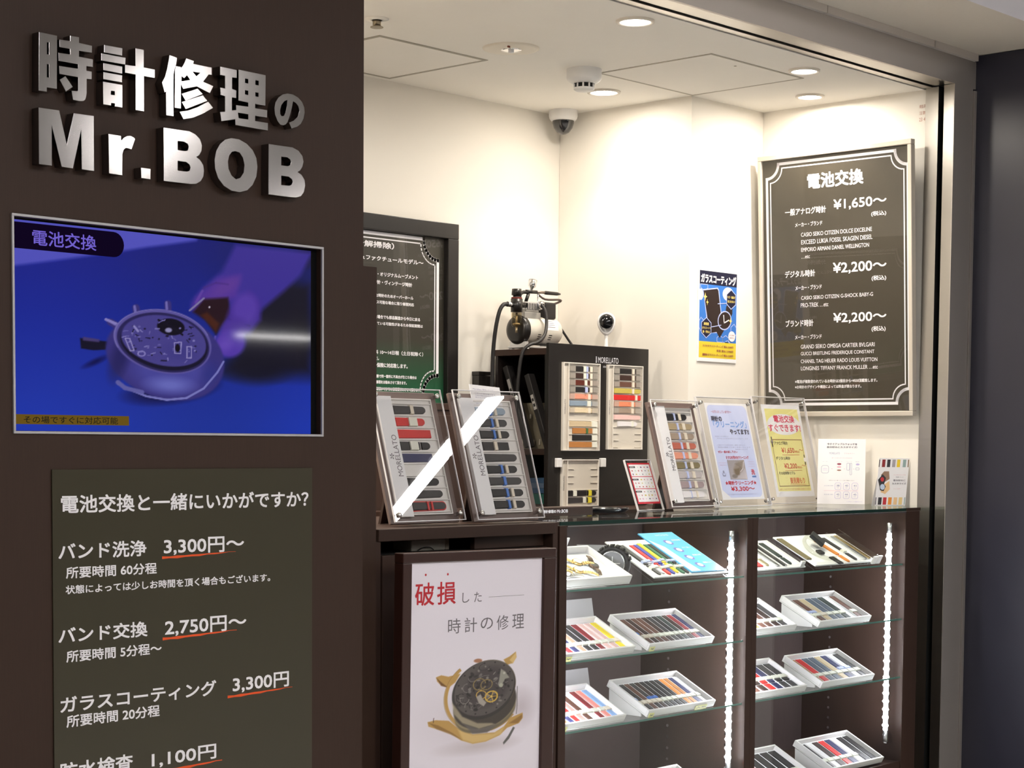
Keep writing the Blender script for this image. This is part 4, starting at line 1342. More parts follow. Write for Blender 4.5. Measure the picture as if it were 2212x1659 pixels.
tray(3.300, 3.566, 0.774, ['dark brown', 'maroon', 'navy', 'salmon', 'charcoal', 'charcoal', 'maroon', 'pale pink', 'pale pink', 'yellow:c'],
     'white strap tray at the left of the second shelf, left showcase', 'second shelf left tray of left showcase', price=[(0.004, 0.022, '¥')])
tray(3.623, 3.898, 0.774, ['taupe:b', 'brown:c', 'dark brown:c', 'brown', 'brown', 'dark brown', 'charcoal', 'black', 'dark green', 'dark brown', 'maroon', 'navy'],
     'white strap tray at the right of the second shelf, left showcase', 'second shelf right tray of left showcase', price=[(0.006, 0.02, '¥')])
tray(3.285, 3.533, 0.604, ['black', 'rust', 'navy', 'red', 'pink', 'brown', 'white', 'maroon', 'pink', 'light blue:c'],
     'white strap tray at the left of the third shelf, left showcase', 'third shelf left tray of left showcase', price=[(0.004, 0.022, '¥')])
tray(3.623, 3.907, 0.604, ['black:lc', 'charcoal:c', 'brown:c', 'charcoal:bc', 'dark brown:bc', 'black', 'black', 'black', 'black', 'orange', 'tan', 'navy', 'white'],
     'white strap tray at the right of the third shelf, left showcase', 'third shelf right tray of left showcase', price=[(0.006, 0.02, '¥'), (0.20, 0.05, '人気')])
tray(4.071, 4.284, 0.780, ['brown', 'tan', 'brown', 'brown', 'dark brown', 'charcoal'],
     'white strap tray at the left of the second shelf, right showcase', 'second shelf left tray of right showcase')
tray(4.398, 4.672, 0.780, ['dark brown:lw', 'brown:lw', 'beige:c', 'slate', 'slate', 'dark green', None, 'brown'],
     'white strap tray at the right of the second shelf, right showcase', 'second shelf right tray of right showcase')
tray(4.071, 4.340, 0.604, ['brown', 'brown', 'dark brown', 'red', 'navy', 'charcoal', 'black'],
     'white strap tray at the left of the third shelf, right showcase', 'third shelf left tray of right showcase', sleeve_at=0.45)
tray(4.417, 4.696, 0.604, ['tan', 'red', 'slate', 'slate', 'beige', 'navy:lw', 'silver:lw', 'charcoal'],
     'white strap tray at the right of the third shelf, right showcase', 'third shelf right tray of right showcase')
tray(4.075, 4.376, 0.348, ['tan', 'navy', 'red', 'black', 'black', 'black', 'black'],
     'white strap tray at the left on the floor of the right showcase', 'left tray on the floor of right showcase', sleeve_at=0.68)
tray(4.480, 4.758, 0.348, ['charcoal', 'white', 'dark brown', 'red', 'navy', 'white', 'black:f', 'black:f'],
     'white strap tray at the right on the floor of the right showcase', 'right tray on the floor of right showcase')
tray(3.640, 3.915, 0.348, ['brown', 'black', 'tan', 'navy', 'black', 'charcoal', 'red', 'black'],
     'white strap tray low on the floor of the left showcase', 'tray on the floor of left showcase')

# grey cards propped behind the left-hand trays
M_GCARD = mat('grey display card', (0.50, 0.48, 0.50), 0.6)
for x0, x1, sz, hh, lab in ((3.312, 3.60, 0.7745, 0.128, 'grey card propped behind the left tray, left showcase second shelf'),
                            (3.305, 3.585, 0.6045, 0.118, 'grey card propped behind the left tray, left showcase third shelf'),
                            (3.315, 3.48, 0.3455, 0.165, 'grey card standing on the floor of the left showcase'),
                            (4.08, 4.235, 0.7805, 0.118, 'grey card propped behind the left tray, right showcase second shelf'),
                            (4.08, 4.305, 0.6045, 0.118, 'grey card propped behind the left tray, right showcase third shelf')):
    t = thing('backing_card', lab, 'card', (x0, 3.035, sz), (R(-10), 0, 0), 'grey cards behind the trays')
    MB().box(0, 0, 0, x1 - x0, 0.003, hh).build('card', M_GCARD, t)
    MB().box(0.01, 0.0031, 0, x1 - x0 - 0.01, 0.02, hh * 0.5).build('prop', M_GCARD, t)


# ------------------------------------------------------------------ first shelf, left showcase: jewellery tray, small watch, coloured straps
def bracelet(mb, c, r, w, n=22, mi=0, flat=0.6):
    for k in range(n):
        a = 2 * PI * k / n
        x, y = c[0] + r * math.cos(a), c[1] + r * flat * math.sin(a)
        mb.box(-0.0022, -w / 2, 0, 0.0022, w / 2, 0.002, mi, Matrix.Translation((x, y, c[2])) @ Matrix.Rotation(a + PI / 2, 4, 'Z') @ Matrix.Rotation(PI / 2, 4, 'X'))


t = thing('jewellery_tray', 'white tray of gold watches at the left of the first shelf, left showcase', 'tray', (3.292, 2.894, 0.9492), (R(25), 0, 0))
b = MB()
w, l, h, e = 0.262, 0.165, 0.024, 0.007
b.box(0, 0, 0, w, l, 0.004)
for q in ((0, 0, w, e), (0, l - e, w, l), (0, e, e, l - e), (w - e, e, w, l - e)):
    b.box(q[0], q[1], 0.004, q[2], q[3], h)
b.build('box', M_TRAY, t, bevel=0.0015)
MB().box(e, e, 0.004, w - e, l - e, 0.007).build('cushion', M_PAPER, t)
MB().box(0.0, l + 0.001, -0.03, w * 0.70, l + 0.004, h + 0.022).build('back_card', M_PAPER, t)
MB().add([(0.004, 0.03, 0), (0.004, l, 0), (0.004, l - 0.03, -0.062), (w - 0.004, 0.03, 0), (w - 0.004, l, 0), (w - 0.004, l - 0.03, -0.062)],
         [(0, 1, 2), (5, 4, 3), (0, 3, 4, 1), (1, 4, 5, 2), (2, 5, 3, 0)]).build('riser', M_TRAY, t)
spots = [(0.052, 0.088, 0.9, 'gold', 'gold bracelet watch at the left end of the jewellery tray'),
         (0.100, 0.106, -0.9, 'gold', 'gold bracelet watch at the back of the jewellery tray'),
         (0.128, 0.066, 0.9, 'gold', 'gold bracelet watch in the middle of the jewellery tray'),
         (0.205, 0.082, -0.5, 'bronze', 'dark bronze watch at the right of the jewellery tray'),
         (0.062, 0.048, 1.3, 'steel', 'small steel watch at the front left of the jewellery tray'),
         (0.165, 0.105, 1.2, 'gold', 'gold bracelet watch beside the dark bronze one in the jewellery tray')]
mb_ = {'gold': M_GOLD, 'bronze': mat('dark bronze', (0.16, 0.11, 0.08), 0.35, metal=1.0), 'steel': M_CHROME}
for x, y, ang, mk, lab in spots:
    M = put((3.292, 2.894, 0.9492), (R(25), 0, 0), Matrix.Translation((x, y, 0.0072)) @ Matrix.Rotation(ang, 4, 'Z') @ Matrix.Scale(1.3, 4))
    r = thing('wristwatch', lab, 'watch', group='watches in the jewellery tray')
    r.matrix_world = M
    d = MB()
    for s in (-1, 1):
        for k in range(7):
            yy = s * (0.012 + 0.0046 * k)
            zz = 0.002 + 0.0035 * math.sin(k / 6 * PI * 0.8)
            ww = 0.0058 - 0.0003 * k
            d.box(-ww, yy - 0.002, zz - 0.001, ww, yy + 0.002, zz + 0.001)
    d.build('bracelet', mb_[mk], r, bevel=0.0004)
    MB().lathe([(0, 0), (0.0105, 0), (0.0112, 0.003), (0.0095, 0.006), (0.0085, 0.006)], (0, 0, 0), n=24).build('case', mb_[mk], r, True)
    MB().lathe([(0.0086, 0.0058), (0, 0.0061)], (0, 0, 0), n=24).build('dial', M_PAPER if mk != 'bronze' else M_BLKM, r)

# black ring-shaped watch standing between the tray and the sloped board
t = thing('sports_watch', 'black round watch standing between the jewellery tray and coloured straps', 'watch', (3.584, 2.975, 0.9492), (0, 0, R(-58)))
b = MB()
b.lathe([(0.034, -0.011), (0.043, -0.012), (0.046, -0.006), (0.046, 0.006), (0.043, 0.012), (0.034, 0.011), (0.033, 0), (0.034, -0.011)], (0, 0, 0.046), axis=(0, -1, 0), n=36)
for k in range(8):
    a = 0.3 + k * 0.32
    b.box(-0.005, -0.0125, -0.003, 0.005, 0.0125, 0.003, 0, Matrix.Translation((0.046 * math.cos(a), 0, 0.046 + 0.046 * math.sin(a))) @ Matrix.Rotation(-a + PI / 2, 4, 'Y'))
b.build('strap_ring', M_BLKM, t, True)
MB().lathe([(0.030, 0.007), (0.034, 0.008), (0.034, -0.008), (0, -0.008)], (0, 0, 0.046), axis=(0, -1, 0), n=32).build('case', M_CHROME, t, True)
MB().lathe([(0.030, 0.0065), (0, 0.0065)], (0, 0, 0.046), axis=(0, -1, 0), n=32).build('dial', mat('grey dial', (0.25, 0.25, 0.27), 0.25), t)
d = MB()
d.box(-0.001, -0.0075, 0.046, 0.001, -0.0068, 0.064)
d.box(0, -0.0075, 0.0455, 0.020, -0.0068, 0.0475)
d.build('hands', M_PAPER, t)


def sloped_board(x0, w, sz, label, name, front=2.885, th=27, l=0.185):
    a = R(th)
    loc = (x0, front, sz + 0.0102)
    t = thing(name, label, 'display board', loc, (a, 0, 0))
    MB().box(0, 0, 0, w, l, 0.004).build('board', M_PAPER, t, bevel=0.0008)
    MB().box(0, -0.0045, -0.004, w, -0.0005, 0.014).build('front_lip', M_ACR, t)
    c, s = math.cos(a), math.sin(a)

    def wl(dy, dz):
        return (dy * c + dz * s, -dy * s + dz * c)
    q = [wl(0.004, -0.010), wl(0.158, -0.010), wl(0.158, 0.078)]
    b = MB()
    for xa, xb in ((0.001, 0.005), (w - 0.005, w - 0.001)):
        vs = [(x, p[0], p[1] - 0.0002) for x in (xa, xb) for p in q]
        b.add(vs, [(0, 1, 2), (5, 4, 3), (0, 3, 4, 1), (1, 4, 5, 2), (2, 5, 3, 0)])
    b.build('support', M_ACR, t)
    return t, loc, (a, 0, 0)


t, loc, rot = sloped_board(3.640, 0.318, 0.948, 'white sloped board of coloured straps on the first shelf, left showcase', 'strap_board')
sb = [('charcoal', 0.033), ('silver', 0.052), ('red', 0.072), ('blue', 0.091), ('yellow', 0.111), ('green', 0.131), ('black', 0.149)]
for k, (cn, x) in enumerate(sb):
    M = put(loc, rot, Matrix.Translation((x, 0.158 + 0.004 * math.sin(k * 2), 0.0042)) @ Matrix.Rotation(-PI / 2, 4, 'Z'))
    strap(M, 0.150, 0.0165, cn, 'two', [('l', 0.083, 0.093), ('w', 0.112, 0.124)], 'plain %s strap, %s from the left on the sloped white board' % (cn, ORD[k + 1]), 'coloured straps on the sloped board')
M = put(loc, rot, Matrix.Translation((0.166, 0.006, 0.0045)))
t = thing('leaflet', 'sky blue leaflet standing beside the coloured straps, left showcase', 'leaflet')
t.matrix_world = M
b = MB()
b.plate([(-0.004, 0), (0.142, 0), (0.142, 0.205), (-0.004, 0.205)], 0, 0.003)
b.build('sheet', mat('sky blue print', rgb(96, 188, 240), 0.4), t)
a = MB()
LAY = Matrix(((1, 0, 0, 0), (0, 0, 1, 0), (0, -1, 0, 0.0032), (0, 0, 0, 1)))


def lay(f):
    k = len(a.v)
    f()
    a.v[k:] = [tuple(LAY @ Vector(p)) for p in a.v[k:]]


lay(lambda: a.face([(0.0, 0.004), (0.040, 0.004), (0.032, 0.05), (0.028, 0.13), (0.0, 0.17)], -0.0001, 1))
for k in range(4):
    zc = 0.152 - 0.040 * k
    lay(lambda: a.oval(0.068, zc, 0.016, 0.011, -0.0002, 2, a=-0.5))
    lay(lambda: a.oval(0.069, zc, 0.010, 0.008, -0.0003, 0))
    lay(lambda: a.text(['簡単装着', '水に強い', '豊富な色', '軽い'][k], 0.092, 0.128, zc + 0.006, zc + 0.013, -0.0003, 0, bold=0.02))
lay(lambda: a.text('WATCH BAND', 0.052, 0.108, 0.186, 0.194, -0.0003, 0))
a.build('print', [M_PAPER, mat('white fade print', rgb(214, 238, 252), 0.4), ink('leaflet violet', 120, 110, 190)], t)

# first shelf, right showcase
t, loc, rot = sloped_board(4.372, 0.325, 0.946, 'white sloped board with tan strap and clear watch, right showcase first shelf', 'strap_board', l=0.165)
MB().box(0.262, 0.004, 0.0041, 0.268, 0.160, 0.012).build('divider', M_ACR, t)
MB().box(0.318, 0.004, 0.0041, 0.324, 0.160, 0.022).build('divider', M_ACR, t)
MB().box(0.285, -0.010, 0.0, 0.305, -0.005, 0.024).build('clip', M_WHITE, t)
MB().box(0.309, -0.010, 0.0, 0.328, -0.005, 0.026).build('clip', M_WHITE, t)
M = put(loc, rot, Matrix.Translation((0.010, 0.150, 0.0042)) @ Matrix.Rotation(-PI / 2, 4, 'Z'))
strap(M, 0.118, 0.026, 'olive', 'flat', [], 'wide olive strap at the left edge of the right sloped board', 'straps on the right sloped board')
M = put(loc, rot, Matrix.Translation((0.170, 0.128, 0.0042)) @ Matrix.Rotation(-PI / 2 + 0.08, 4, 'Z'))
strap(M, 0.125, 0.020, 'orange', 'two', [], 'tan orange strap lying in the middle of the right sloped board', 'straps on the right sloped board')
M = put(loc, rot, Matrix.Translation((0.222, 0.140, 0.0042)) @ Matrix.Rotation(-PI / 2 + 0.05, 4, 'Z'))
strap(M, 0.130, 0.019, 'charcoal', 'two', [('w', 0.072, 0.086)], 'charcoal strap with paper sleeve on the right sloped board', 'straps on the right sloped board')
M = put(loc, rot, Matrix.Translation((0.125, 0.036, 0.0042)) @ Matrix.Rotation(-PI / 2 + 0.1, 4, 'Z'))
strap(M, 0.040, 0.026, 'black', 'flat', [], 'short black strap end at the front of the right sloped board', 'straps on the right sloped board')
M = put(loc, rot, Matrix.Translation((0.100, 0.070, 0.0042)))
t2 = thing('clear_watch', 'clear plastic watch with black case lying on the right sloped board', 'watch')
t2.matrix_world = M
b = MB()
b.tube([(0.030, 0.030, 0.016), (0.0, 0.050, 0.022), (-0.034, 0.030, 0.014), (-0.038, -0.010, 0.006), (-0.012, -0.045, 0.006), (0.030, -0.050, 0.007)], 0.0055, n=8)
b.build('clear_band', clear('clear band plastic', (0.88, 0.88, 0.84), 1.4, 0.1), t2, True)
MB().box(-0.020, -0.024, 0, 0.020, 0.024, 0.012, 0, Matrix.Translation((0.032, 0.036, 0.016)) @ Matrix.Rotation(0.5, 4, 'Z') @ Matrix.Rotation(0.3, 4, 'X')).build('case', M_BLKM, t2, bevel=0.003)
MB().box(-0.012, -0.010, 0, 0.012, 0.010, 0.006, 0, Matrix.Translation((0.004, -0.008, 0.001))).build('buckle', M_BLKM, t2, bevel=0.002)


def metal_band(loc, rot, x, y0, L, w, label, m):
    M = put(loc, rot, Matrix.Translation((x, y0, 0.0043)))
    t = thing('metal_bracelet', label, 'watch bracelet', group='metal bracelets on the first shelf')
    t.matrix_world = M
    b, c = MB(), MB()
    n = int(L / 0.0062)
    for k in range(n):
        b.box(-w / 2, k * 0.0062, 0, -w * 0.2, k * 0.0062 + 0.0054, 0.003)
        b.box(w * 0.2, k * 0.0062, 0, w / 2, k * 0.0062 + 0.0054, 0.003)
        c.box(-w * 0.18, k * 0.0062 - 0.002, 0, w * 0.18, k * 0.0062 + 0.0034, 0.0034)
    b.build('outer_links', m, t)
    c.build('centre_links', M_CHROME, t)
    return t


metal_band(loc, rot, 0.282, 0.012, 0.142, 0.016, 'silver link bracelet beside the divider of the right sloped board', M_ALU)
metal_band(loc, rot, 0.304, 0.014, 0.142, 0.016, 'gold and silver bracelet at the right edge of the sloped board', M_GOLD)
t, loc, rot = sloped_board(4.073, 0.250, 0.946, 'clear sloped board with red and olive straps, right showcase first shelf', 'strap_board', l=0.150)
for k, (cn, x, kd, tg) in enumerate([('red', 0.045, 'flat', []), ('olive', 0.085, 'two', [('w', 0.070, 0.084)]), ('dark green', 0.195, 'two', [])]):
    M = put(loc, rot, Matrix.Translation((x, 0.132, 0.0042)) @ Matrix.Rotation(-PI / 2, 4, 'Z'))
    strap(M, 0.118, 0.020 if k else 0.034, cn, kd, tg, '%s strap, %s from the left on the clear sloped board' % (cn, ORD[k + 1]), 'straps on the clear sloped board')
metal_band(loc, rot, 0.128, 0.010, 0.130, 0.016, 'silver link bracelet in the middle of the clear sloped board', M_ALU)
metal_band(loc, rot, 0.160, 0.010, 0.130, 0.016, 'black and silver bracelet right on the clear sloped board', M_BLKM)
MB().box(0.222, 0.0, 0.0041, 0.240, 0.006, 0.020).build('clip', M_WHITE, t)
MB().box(0.236, 0.002, 0.0041, 0.242, 0.145, 0.014).build('divider', M_ACR, t)
t = thing('backing_card', 'pale cream card folded behind the clear sloped board, right showcase', 'card', (4.10, 3.06, 0.9465), (R(-12), 0, R(4)), 'grey cards behind the trays')
MB().box(0, 0, 0, 0.19, 0.003, 0.105).build('card', M_PAPER, t)
MB().box(0.02, 0.0031, 0, 0.17, 0.02, 0.06).build('prop', M_PAPER, t)
t = thing('backing_card', 'grey folded card behind the black watch, left showcase first shelf', 'card', (3.545, 3.065, 0.9485), (R(-8), 0, 0), 'grey cards behind the trays')
MB().add([(0, 0, 0), (0.16, 0, 0), (0.165, 0, 0.085), (0.02, 0, 0.092), (0, 0.003, 0), (0.16, 0.003, 0), (0.165, 0.003, 0.085), (0.02, 0.003, 0.092)],
         [(0, 1, 2, 3), (7, 6, 5, 4), (0, 4, 5, 1), (1, 5, 6, 2), (2, 6, 7, 3), (3, 7, 4, 0)]).build('card', M_GCARD, t)
MB().box(0.02, 0.0031, 0, 0.14, 0.02, 0.05).build('prop', M_GCARD, t)


# ------------------------------------------------------------------ strap stands on the counter
def logo(mb, x0, x1, z0, z1, y, mi):
    """thin roman capitals reading upwards, with the little butterfly mark"""
    rot = Matrix(((0, 0, -1, 0), (0, 1, 0, 0), (1, 0, 0, 0), (0, 0, 0, 1)))       # (u, y, v) -> (-v, y, u)
    mb.text('MORELLATO', z0, z1, -x1, -x0, y, mi, rot=rot)
    cx, cz = x0 - 0.009, z0 + (z1 - z0) * 0.48
    for a in (0.4, 1.5, 2.6, 3.9, 5.2):
        mb.face([(cx, cz), (cx + 0.006 * math.cos(a - 0.3), cz + 0.006 * math.sin(a - 0.3)), (cx + 0.0075 * math.cos(a), cz + 0.0075 * math.sin(a)), (cx + 0.006 * math.cos(a + 0.3), cz + 0.006 * math.sin(a + 0.3))], y, mi)


M_BRASSY = mat('screw head', (0.75, 0.73, 0.72), 0.15, metal=1.0)


def strap_stand(x, yy, w, L, tilt, label, nm, rows, cardx=(0.115, 0.885), strip=(0.115, 0.315)):
    loc = (x, yy, ZC + 0.0054)
    rot = (-R(tilt), 0, 0)
    t = thing('strap_stand', label, 'display stand', loc, rot, 'strap stands on the glass counter')
    MB().box(0.004, 0.0, 0, w - 0.004, 0.008, L - 0.003).build('back_board', M_SILK, t, bevel=0.001)
    a = MB()
    a.box(0.002, -0.018, 0.002, w - 0.002, -0.0148, L - 0.002)
    a.build('acrylic_front', M_ACR, t)
    e = MB()
    for q in ((0, 0, w, 0.0018), (0, L - 0.0018, w, L), (0, 0.0018, 0.0018, L - 0.0018), (w - 0.0018, 0.0018, w, L - 0.0018)):
        e.box(q[0], -0.0182, q[1], q[2], -0.0146, q[3])
    e.build('acrylic_edge', M_ACRE, t)
    for sx in (0.016, w - 0.016):
        for sz in (0.016, L - 0.016):
            MB().lathe([(0.0045, 0), (0.0045, -0.018), (0.0062, -0.0185), (0.0058, -0.0215), (0.002, -0.023), (0, -0.023)], (sx, 0, sz), axis=(0, 1, 0), n=16).build('screw', M_BRASSY, t, True)
    c0, c1 = cardx[0] * w, cardx[1] * w
    z0, z1 = 0.058 * L, 0.935 * L
    s0, s1 = strip[0] * w, strip[1] * w
    r0 = s1 + 0.002
    b = MB()
    b.box(s1, -0.0015, z0, c1, -0.0002, z1)
    n = len(rows)
    za, zb = z0 + 0.006, z1 - 0.012
    pit = (zb - za) / n
    for k in range(n + 1):
        zz = za + pit * k
        b.box(r0, -0.0055, zz - 0.0009, c1 - 0.002, -0.0015, zz + 0.0009)
    b.box(c1 - 0.003, -0.0065, z0, c1, -0.0015, z1)
    b.box(s1, -0.0065, z1 - 0.003, c1 - 0.003, -0.0015, z1)
    b.box(s1, -0.0065, z0, c1 - 0.003, -0.0015, z0 + 0.003)
    b.build('strap_card', mat('pearly strap card', (0.76, 0.73, 0.70), 0.35), t)
    b = MB()
    b.box(s0, -0.009, z0 - 0.004, s1, -0.0002, z1 + 0.004, 0)
    logo(b, s0 + (s1 - s0) * 0.48, s0 + (s1 - s0) * 0.82, L * 0.345, L * 0.655, -0.0094, 1)
    b.build('brand_strip', [M_PAPER, M_GREY], t)
    # easel leg behind
    c, s = math.cos(R(tilt)), math.sin(R(tilt))

    def wl(dy, dz):             # world offset -> stand frame
        return (dy * c - dz * s, dy * s + dz * c)
    q = [wl(0.062, 0.150), wl(0.070, 0.150), wl(0.110, -0.0050), wl(0.102, -0.0050)]
    vs = [(xx, p[0], p[1]) for xx in (w * 0.3, w * 0.7) for p in q]
    MB().add(vs, [(0, 1, 2, 3), (7, 6, 5, 4), (0, 4, 5, 1), (1, 5, 6, 2), (2, 6, 7, 3), (3, 7, 4, 0)]).build('easel_leg', M_CAB, t)
    for k, rw in enumerate(rows):
        if not rw:
            continue
        cn, kind, tags, off, ln = rw
        zz = zb - pit * (k + 0.5)
        sl = (c1 - r0 - 0.006) * ln
        M = put(loc, rot, Matrix.Translation((r0 + 0.001 + off * (c1 - r0), -0.0016, zz)) @ UPRIGHT)
        strap(M, sl, pit * 0.74, cn, kind, [(cd, q0 * sl, q1 * sl) for cd, q0, q1 in tags],
              '%s strap in the %s row of the %s' % (cn, ORD[k + 1], nm), 'straps on the counter stands')
    return t


BT_ = [('b', 0.44, 0.53), ('c', 0.60, 0.70)]
strap_stand(2.770, 2.938, 0.224, 0.3100, 16.3, 'strap stand nearest the brown pillar, with red and black straps', 'stand nearest the pillar',
            [('charcoal', 'one', [('c', 0.50, 0.62)], 0.0, 0.86), ('red', 'two', [('w', 0.42, 0.72)], 0.02, 0.76), ('red', 'flat', [], 0.0, 0.88), ('black', 'two', [('w', 0.30, 0.58)], 0.02, 0.78),
             ('navy', 'flat', [], 0.0, 0.80), None, ('black', 'one', [('b', 0.36, 0.46)], 0.04, 0.80), ('charcoal', 'one', [], 0.0, 0.88), ('charcoal', 'edge', [('r', 0.42, 0.49), ('r', 0.54, 0.61)], 0.0, 0.90)])
strap_stand(3.006, 2.911, 0.228, 0.3110, 16.3, 'strap stand topped by a small white card, with black straps', 'stand topped by a card',
            [('blue grey', 'one', BT_, 0.0, 0.86), ('charcoal', 'one', BT_, 0.0, 0.84), ('black', 'one', BT_, 0.0, 0.84), ('black', 'flat', [('c', 0.40, 0.54)], 0.04, 0.72), ('charcoal', 'one', [], 0.0, 0.92),
             ('black', 'one', BT_, 0.0, 0.86), ('charcoal', 'one', [('b', 0.42, 0.52)], 0.0, 0.92), ('black', 'one', BT_, 0.0, 0.90), ('black', 'one', BT_, 0.0, 0.88)])
LT_ = [('l', 0.34, 0.43), ('c', 0.58, 0.70)]
strap_stand(4.067, 3.176, 0.221, 0.3150, 15.9, 'strap stand right of the red framed sign, with beige straps', 'stand right of the red sign',
            [('black', 'one', LT_, 0.0, 0.82), ('khaki', 'one', LT_, 0.0, 0.96), ('taupe', 'one', LT_, 0.0, 0.96), ('terracotta', 'one', LT_, 0.0, 0.96), ('salmon', 'one', LT_, 0.0, 0.96),
             ('olive', 'one', LT_, 0.0, 0.96), ('light grey', 'one', LT_, 0.0, 0.96), ('mauve grey', 'one', LT_, 0.0, 0.96), ('white', 'one', [('l', 0.38, 0.42), ('c', 0.62, 0.70)], 0.0, 0.90)])

# little white card clipped to the top of the second stand
t = thing('price_card', 'small white card clipped on top of the second strap stand', 'card', (3.078, 2.986, 1.378), (-R(16.3), R(3), 0))
MB().box(0, -0.0032, 0, 0.104, -0.0022, 0.060).build('card', M_PAPER, t)
a = MB()
a.text('Morellato 時計バンド', 0.010, 0.080, 0.047, 0.052, -0.0034, 0)
for k, (x1, z) in enumerate(((0.085, 0.038), (0.088, 0.033), (0.084, 0.028), (0.060, 0.019), (0.048, 0.013))):
    a.text(['お好みの革を選べます', '交換作業は五分ほどです', '長さもご相談ください', '詳しくは係員まで', 'どうぞ'][k], 0.014, x1, z, z + 0.0028, -0.0034, 0)
a.build('lettering', ink('pale violet', 150, 146, 176), t)


# ------------------------------------------------------------------ clear acrylic poster stands
def paper_stand(x, yy, w, L, tilt, label, pw, ph, px, pz):
    loc = (x, yy, ZC + 0.0003)
    t = thing('poster_stand', label, 'poster stand', loc, (-R(tilt), 0, 0), 'clear poster stands on the glass counter')
    MB().box(0.002, -0.0040, 0.004, w - 0.002, -0.0015, L - 0.002).build('acrylic_front', M_ACR, t)
    MB().box(0.002, 0.0015, 0.004, w - 0.002, 0.0040, L - 0.002).build('acrylic_back', M_ACR, t)
    e = MB()
    for q in ((0, 0.0022, w, 0.0040), (0, L - 0.0014, w, L), (0, 0.004, 0.0014, L - 0.0014), (w - 0.0014, 0.004, w, L - 0.0014)):
        e.box(q[0], -0.0042, q[1], q[2], 0.0042, q[3])
    e.build('acrylic_edge', M_ACRE, t)
    for sx in (0.018, w - 0.018):
        for sz in (0.018, L - 0.018):
            MB().lathe([(0.0055, 0.006), (0.0055, -0.006), (0.0048, -0.009), (0, -0.0095)], (sx, 0, sz), axis=(0, 1, 0), n=16).build('screw', M_BRASSY, t, True)
    c, s = math.cos(R(tilt)), math.sin(R(tilt))

    def wl(dy, dz):
        return (dy * c - dz * s, dy * s + dz * c)
    q = [wl(0.002, 0.0), wl(0.002, 0.003), wl(0.128, 0.003), wl(0.128, 0.0)]
    vs = [(xx, p[0], p[1]) for xx in (0.004, w - 0.004) for p in q]
    MB().add(vs, [(0, 1, 2, 3), (7, 6, 5, 4), (0, 4, 5, 1), (1, 5, 6, 2), (2, 6, 7, 3), (3, 7, 4, 0)]).build('foot', M_ACR, t)
    MB().box(px, -0.0012, pz, px + pw, -0.0006, pz + ph).build('sheet', M_PAPER, t)
    return t


t = paper_stand(4.335, 3.205, 0.278, 0.338, 14.8, 'clear stand holding a pale blue watch cleaning poster', 0.212, 0.296, 0.038, 0.024)
x0, z0, pw, ph = 0.038, 0.024, 0.212, 0.296
A = MB()


def N(fn, u0, u1, v0, v1, *a, **k):
    """place lettering by fractions of the sheet (v from the top)"""
    fn(a[0], x0 + u0 * pw, x0 + u1 * pw, z0 + (1 - v1) * ph, z0 + (1 - v0) * ph, *a[1:], **k)


def round_rect(u0, u1, v0, v1, r):
    p = []
    for cx, cz, a0 in ((x0 + u1 * pw - r, z0 + (1 - v0) * ph - r, 0), (x0 + u0 * pw + r, z0 + (1 - v0) * ph - r, 90), (x0 + u0 * pw + r, z0 + (1 - v1) * ph + r, 180), (x0 + u1 * pw - r, z0 + (1 - v1) * ph + r, 270)):
        p += [(cx + r * math.cos(R(a0 + 15 * k)), cz + r * math.sin(R(a0 + 15 * k))) for k in range(7)]
    return p


yA = -0.0013
A.face(round_rect(0.03, 0.97, 0.02, 0.98, 0.02), yA, 0)
A.face([(x0 + u * pw, z0 + (1 - v) * ph) for u, v in ((0.03, 0.99), (0.20, 0.98), (0.03, 0.90))], yA - 0.0001, 4)
N(A.text, 0.12, 0.60, 0.075, 0.105, '〜お手入れ していますか〜', yA - 0.0002, 3)
N(A.text, 0.10, 0.34, 0.135, 0.190, '時計の', yA - 0.0002, 2, bold=0.05)
N(A.text, 0.12, 0.90, 0.185, 0.255, '「クリーニング」', yA - 0.0002, 1, bold=0.035)
N(A.text, 0.48, 0.93, 0.270, 0.322, 'やってます!!', yA - 0.0002, 2, bold=0.05)
for v, u0, u1, s in ((0.340, 0.10, 0.42, '毎日身につける時計には'), (0.362, 0.14, 0.88, '汗やほこりの汚れがたくさん付いています'), (0.430, 0.12, 0.78, '分解せずに外側を洗浄し清潔に保ちます'), (0.452, 0.12, 0.90, '専用の機械で丁寧に洗浄いたします'), (0.474, 0.52, 0.82, '短時間で仕上げ')):
    N(A.text, u0, u1, v, v + 0.014, s, yA - 0.0002, 5)
N(A.text, 0.10, 0.56, 0.495, 0.520, 'ぜひ一度お試し下さい', yA - 0.0002, 3, bold=0.02)
N(A.text, 0.26, 0.80, 0.550, 0.582, 'ミクロの汚れをクリーニング', yA - 0.0002, 3, bold=0.03)
A.rect(x0 + 0.27 * pw, z0 + 0.205 * ph, x0 + 0.68 * pw, z0 + 0.41 * ph, yA - 0.0002, 6)
N(A.text, 0.06, 0.26, 0.615, 0.628, '汚れたままだと', yA - 0.0002, 7)
N(A.text, 0.08, 0.26, 0.640, 0.650, '故障のもと', yA - 0.0002, 7)
for v in (0.605, 0.630, 0.655):
    N(A.text, 0.76, 0.92, v, v + 0.010, 'ぴかぴかに', yA - 0.0002, 7)
N(A.text, 0.80, 0.88, 0.69, 0.745, '洗', yA - 0.0002, 3, bold=0.03)
A.rect(x0 + 0.80 * pw, z0 + (1 - 0.775) * ph, x0 + 0.90 * pw, z0 + (1 - 0.755) * ph, yA - 0.0002, 1)
A.stroke([(x0 + 0.10 * pw, z0 + 0.272 * ph), (x0 + 0.12 * pw, z0 + 0.245 * ph), (x0 + 0.17 * pw, z0 + 0.245 * ph), (x0 + 0.18 * pw, z0 + 0.270 * ph)], 0.003, yA - 0.0002, 5)
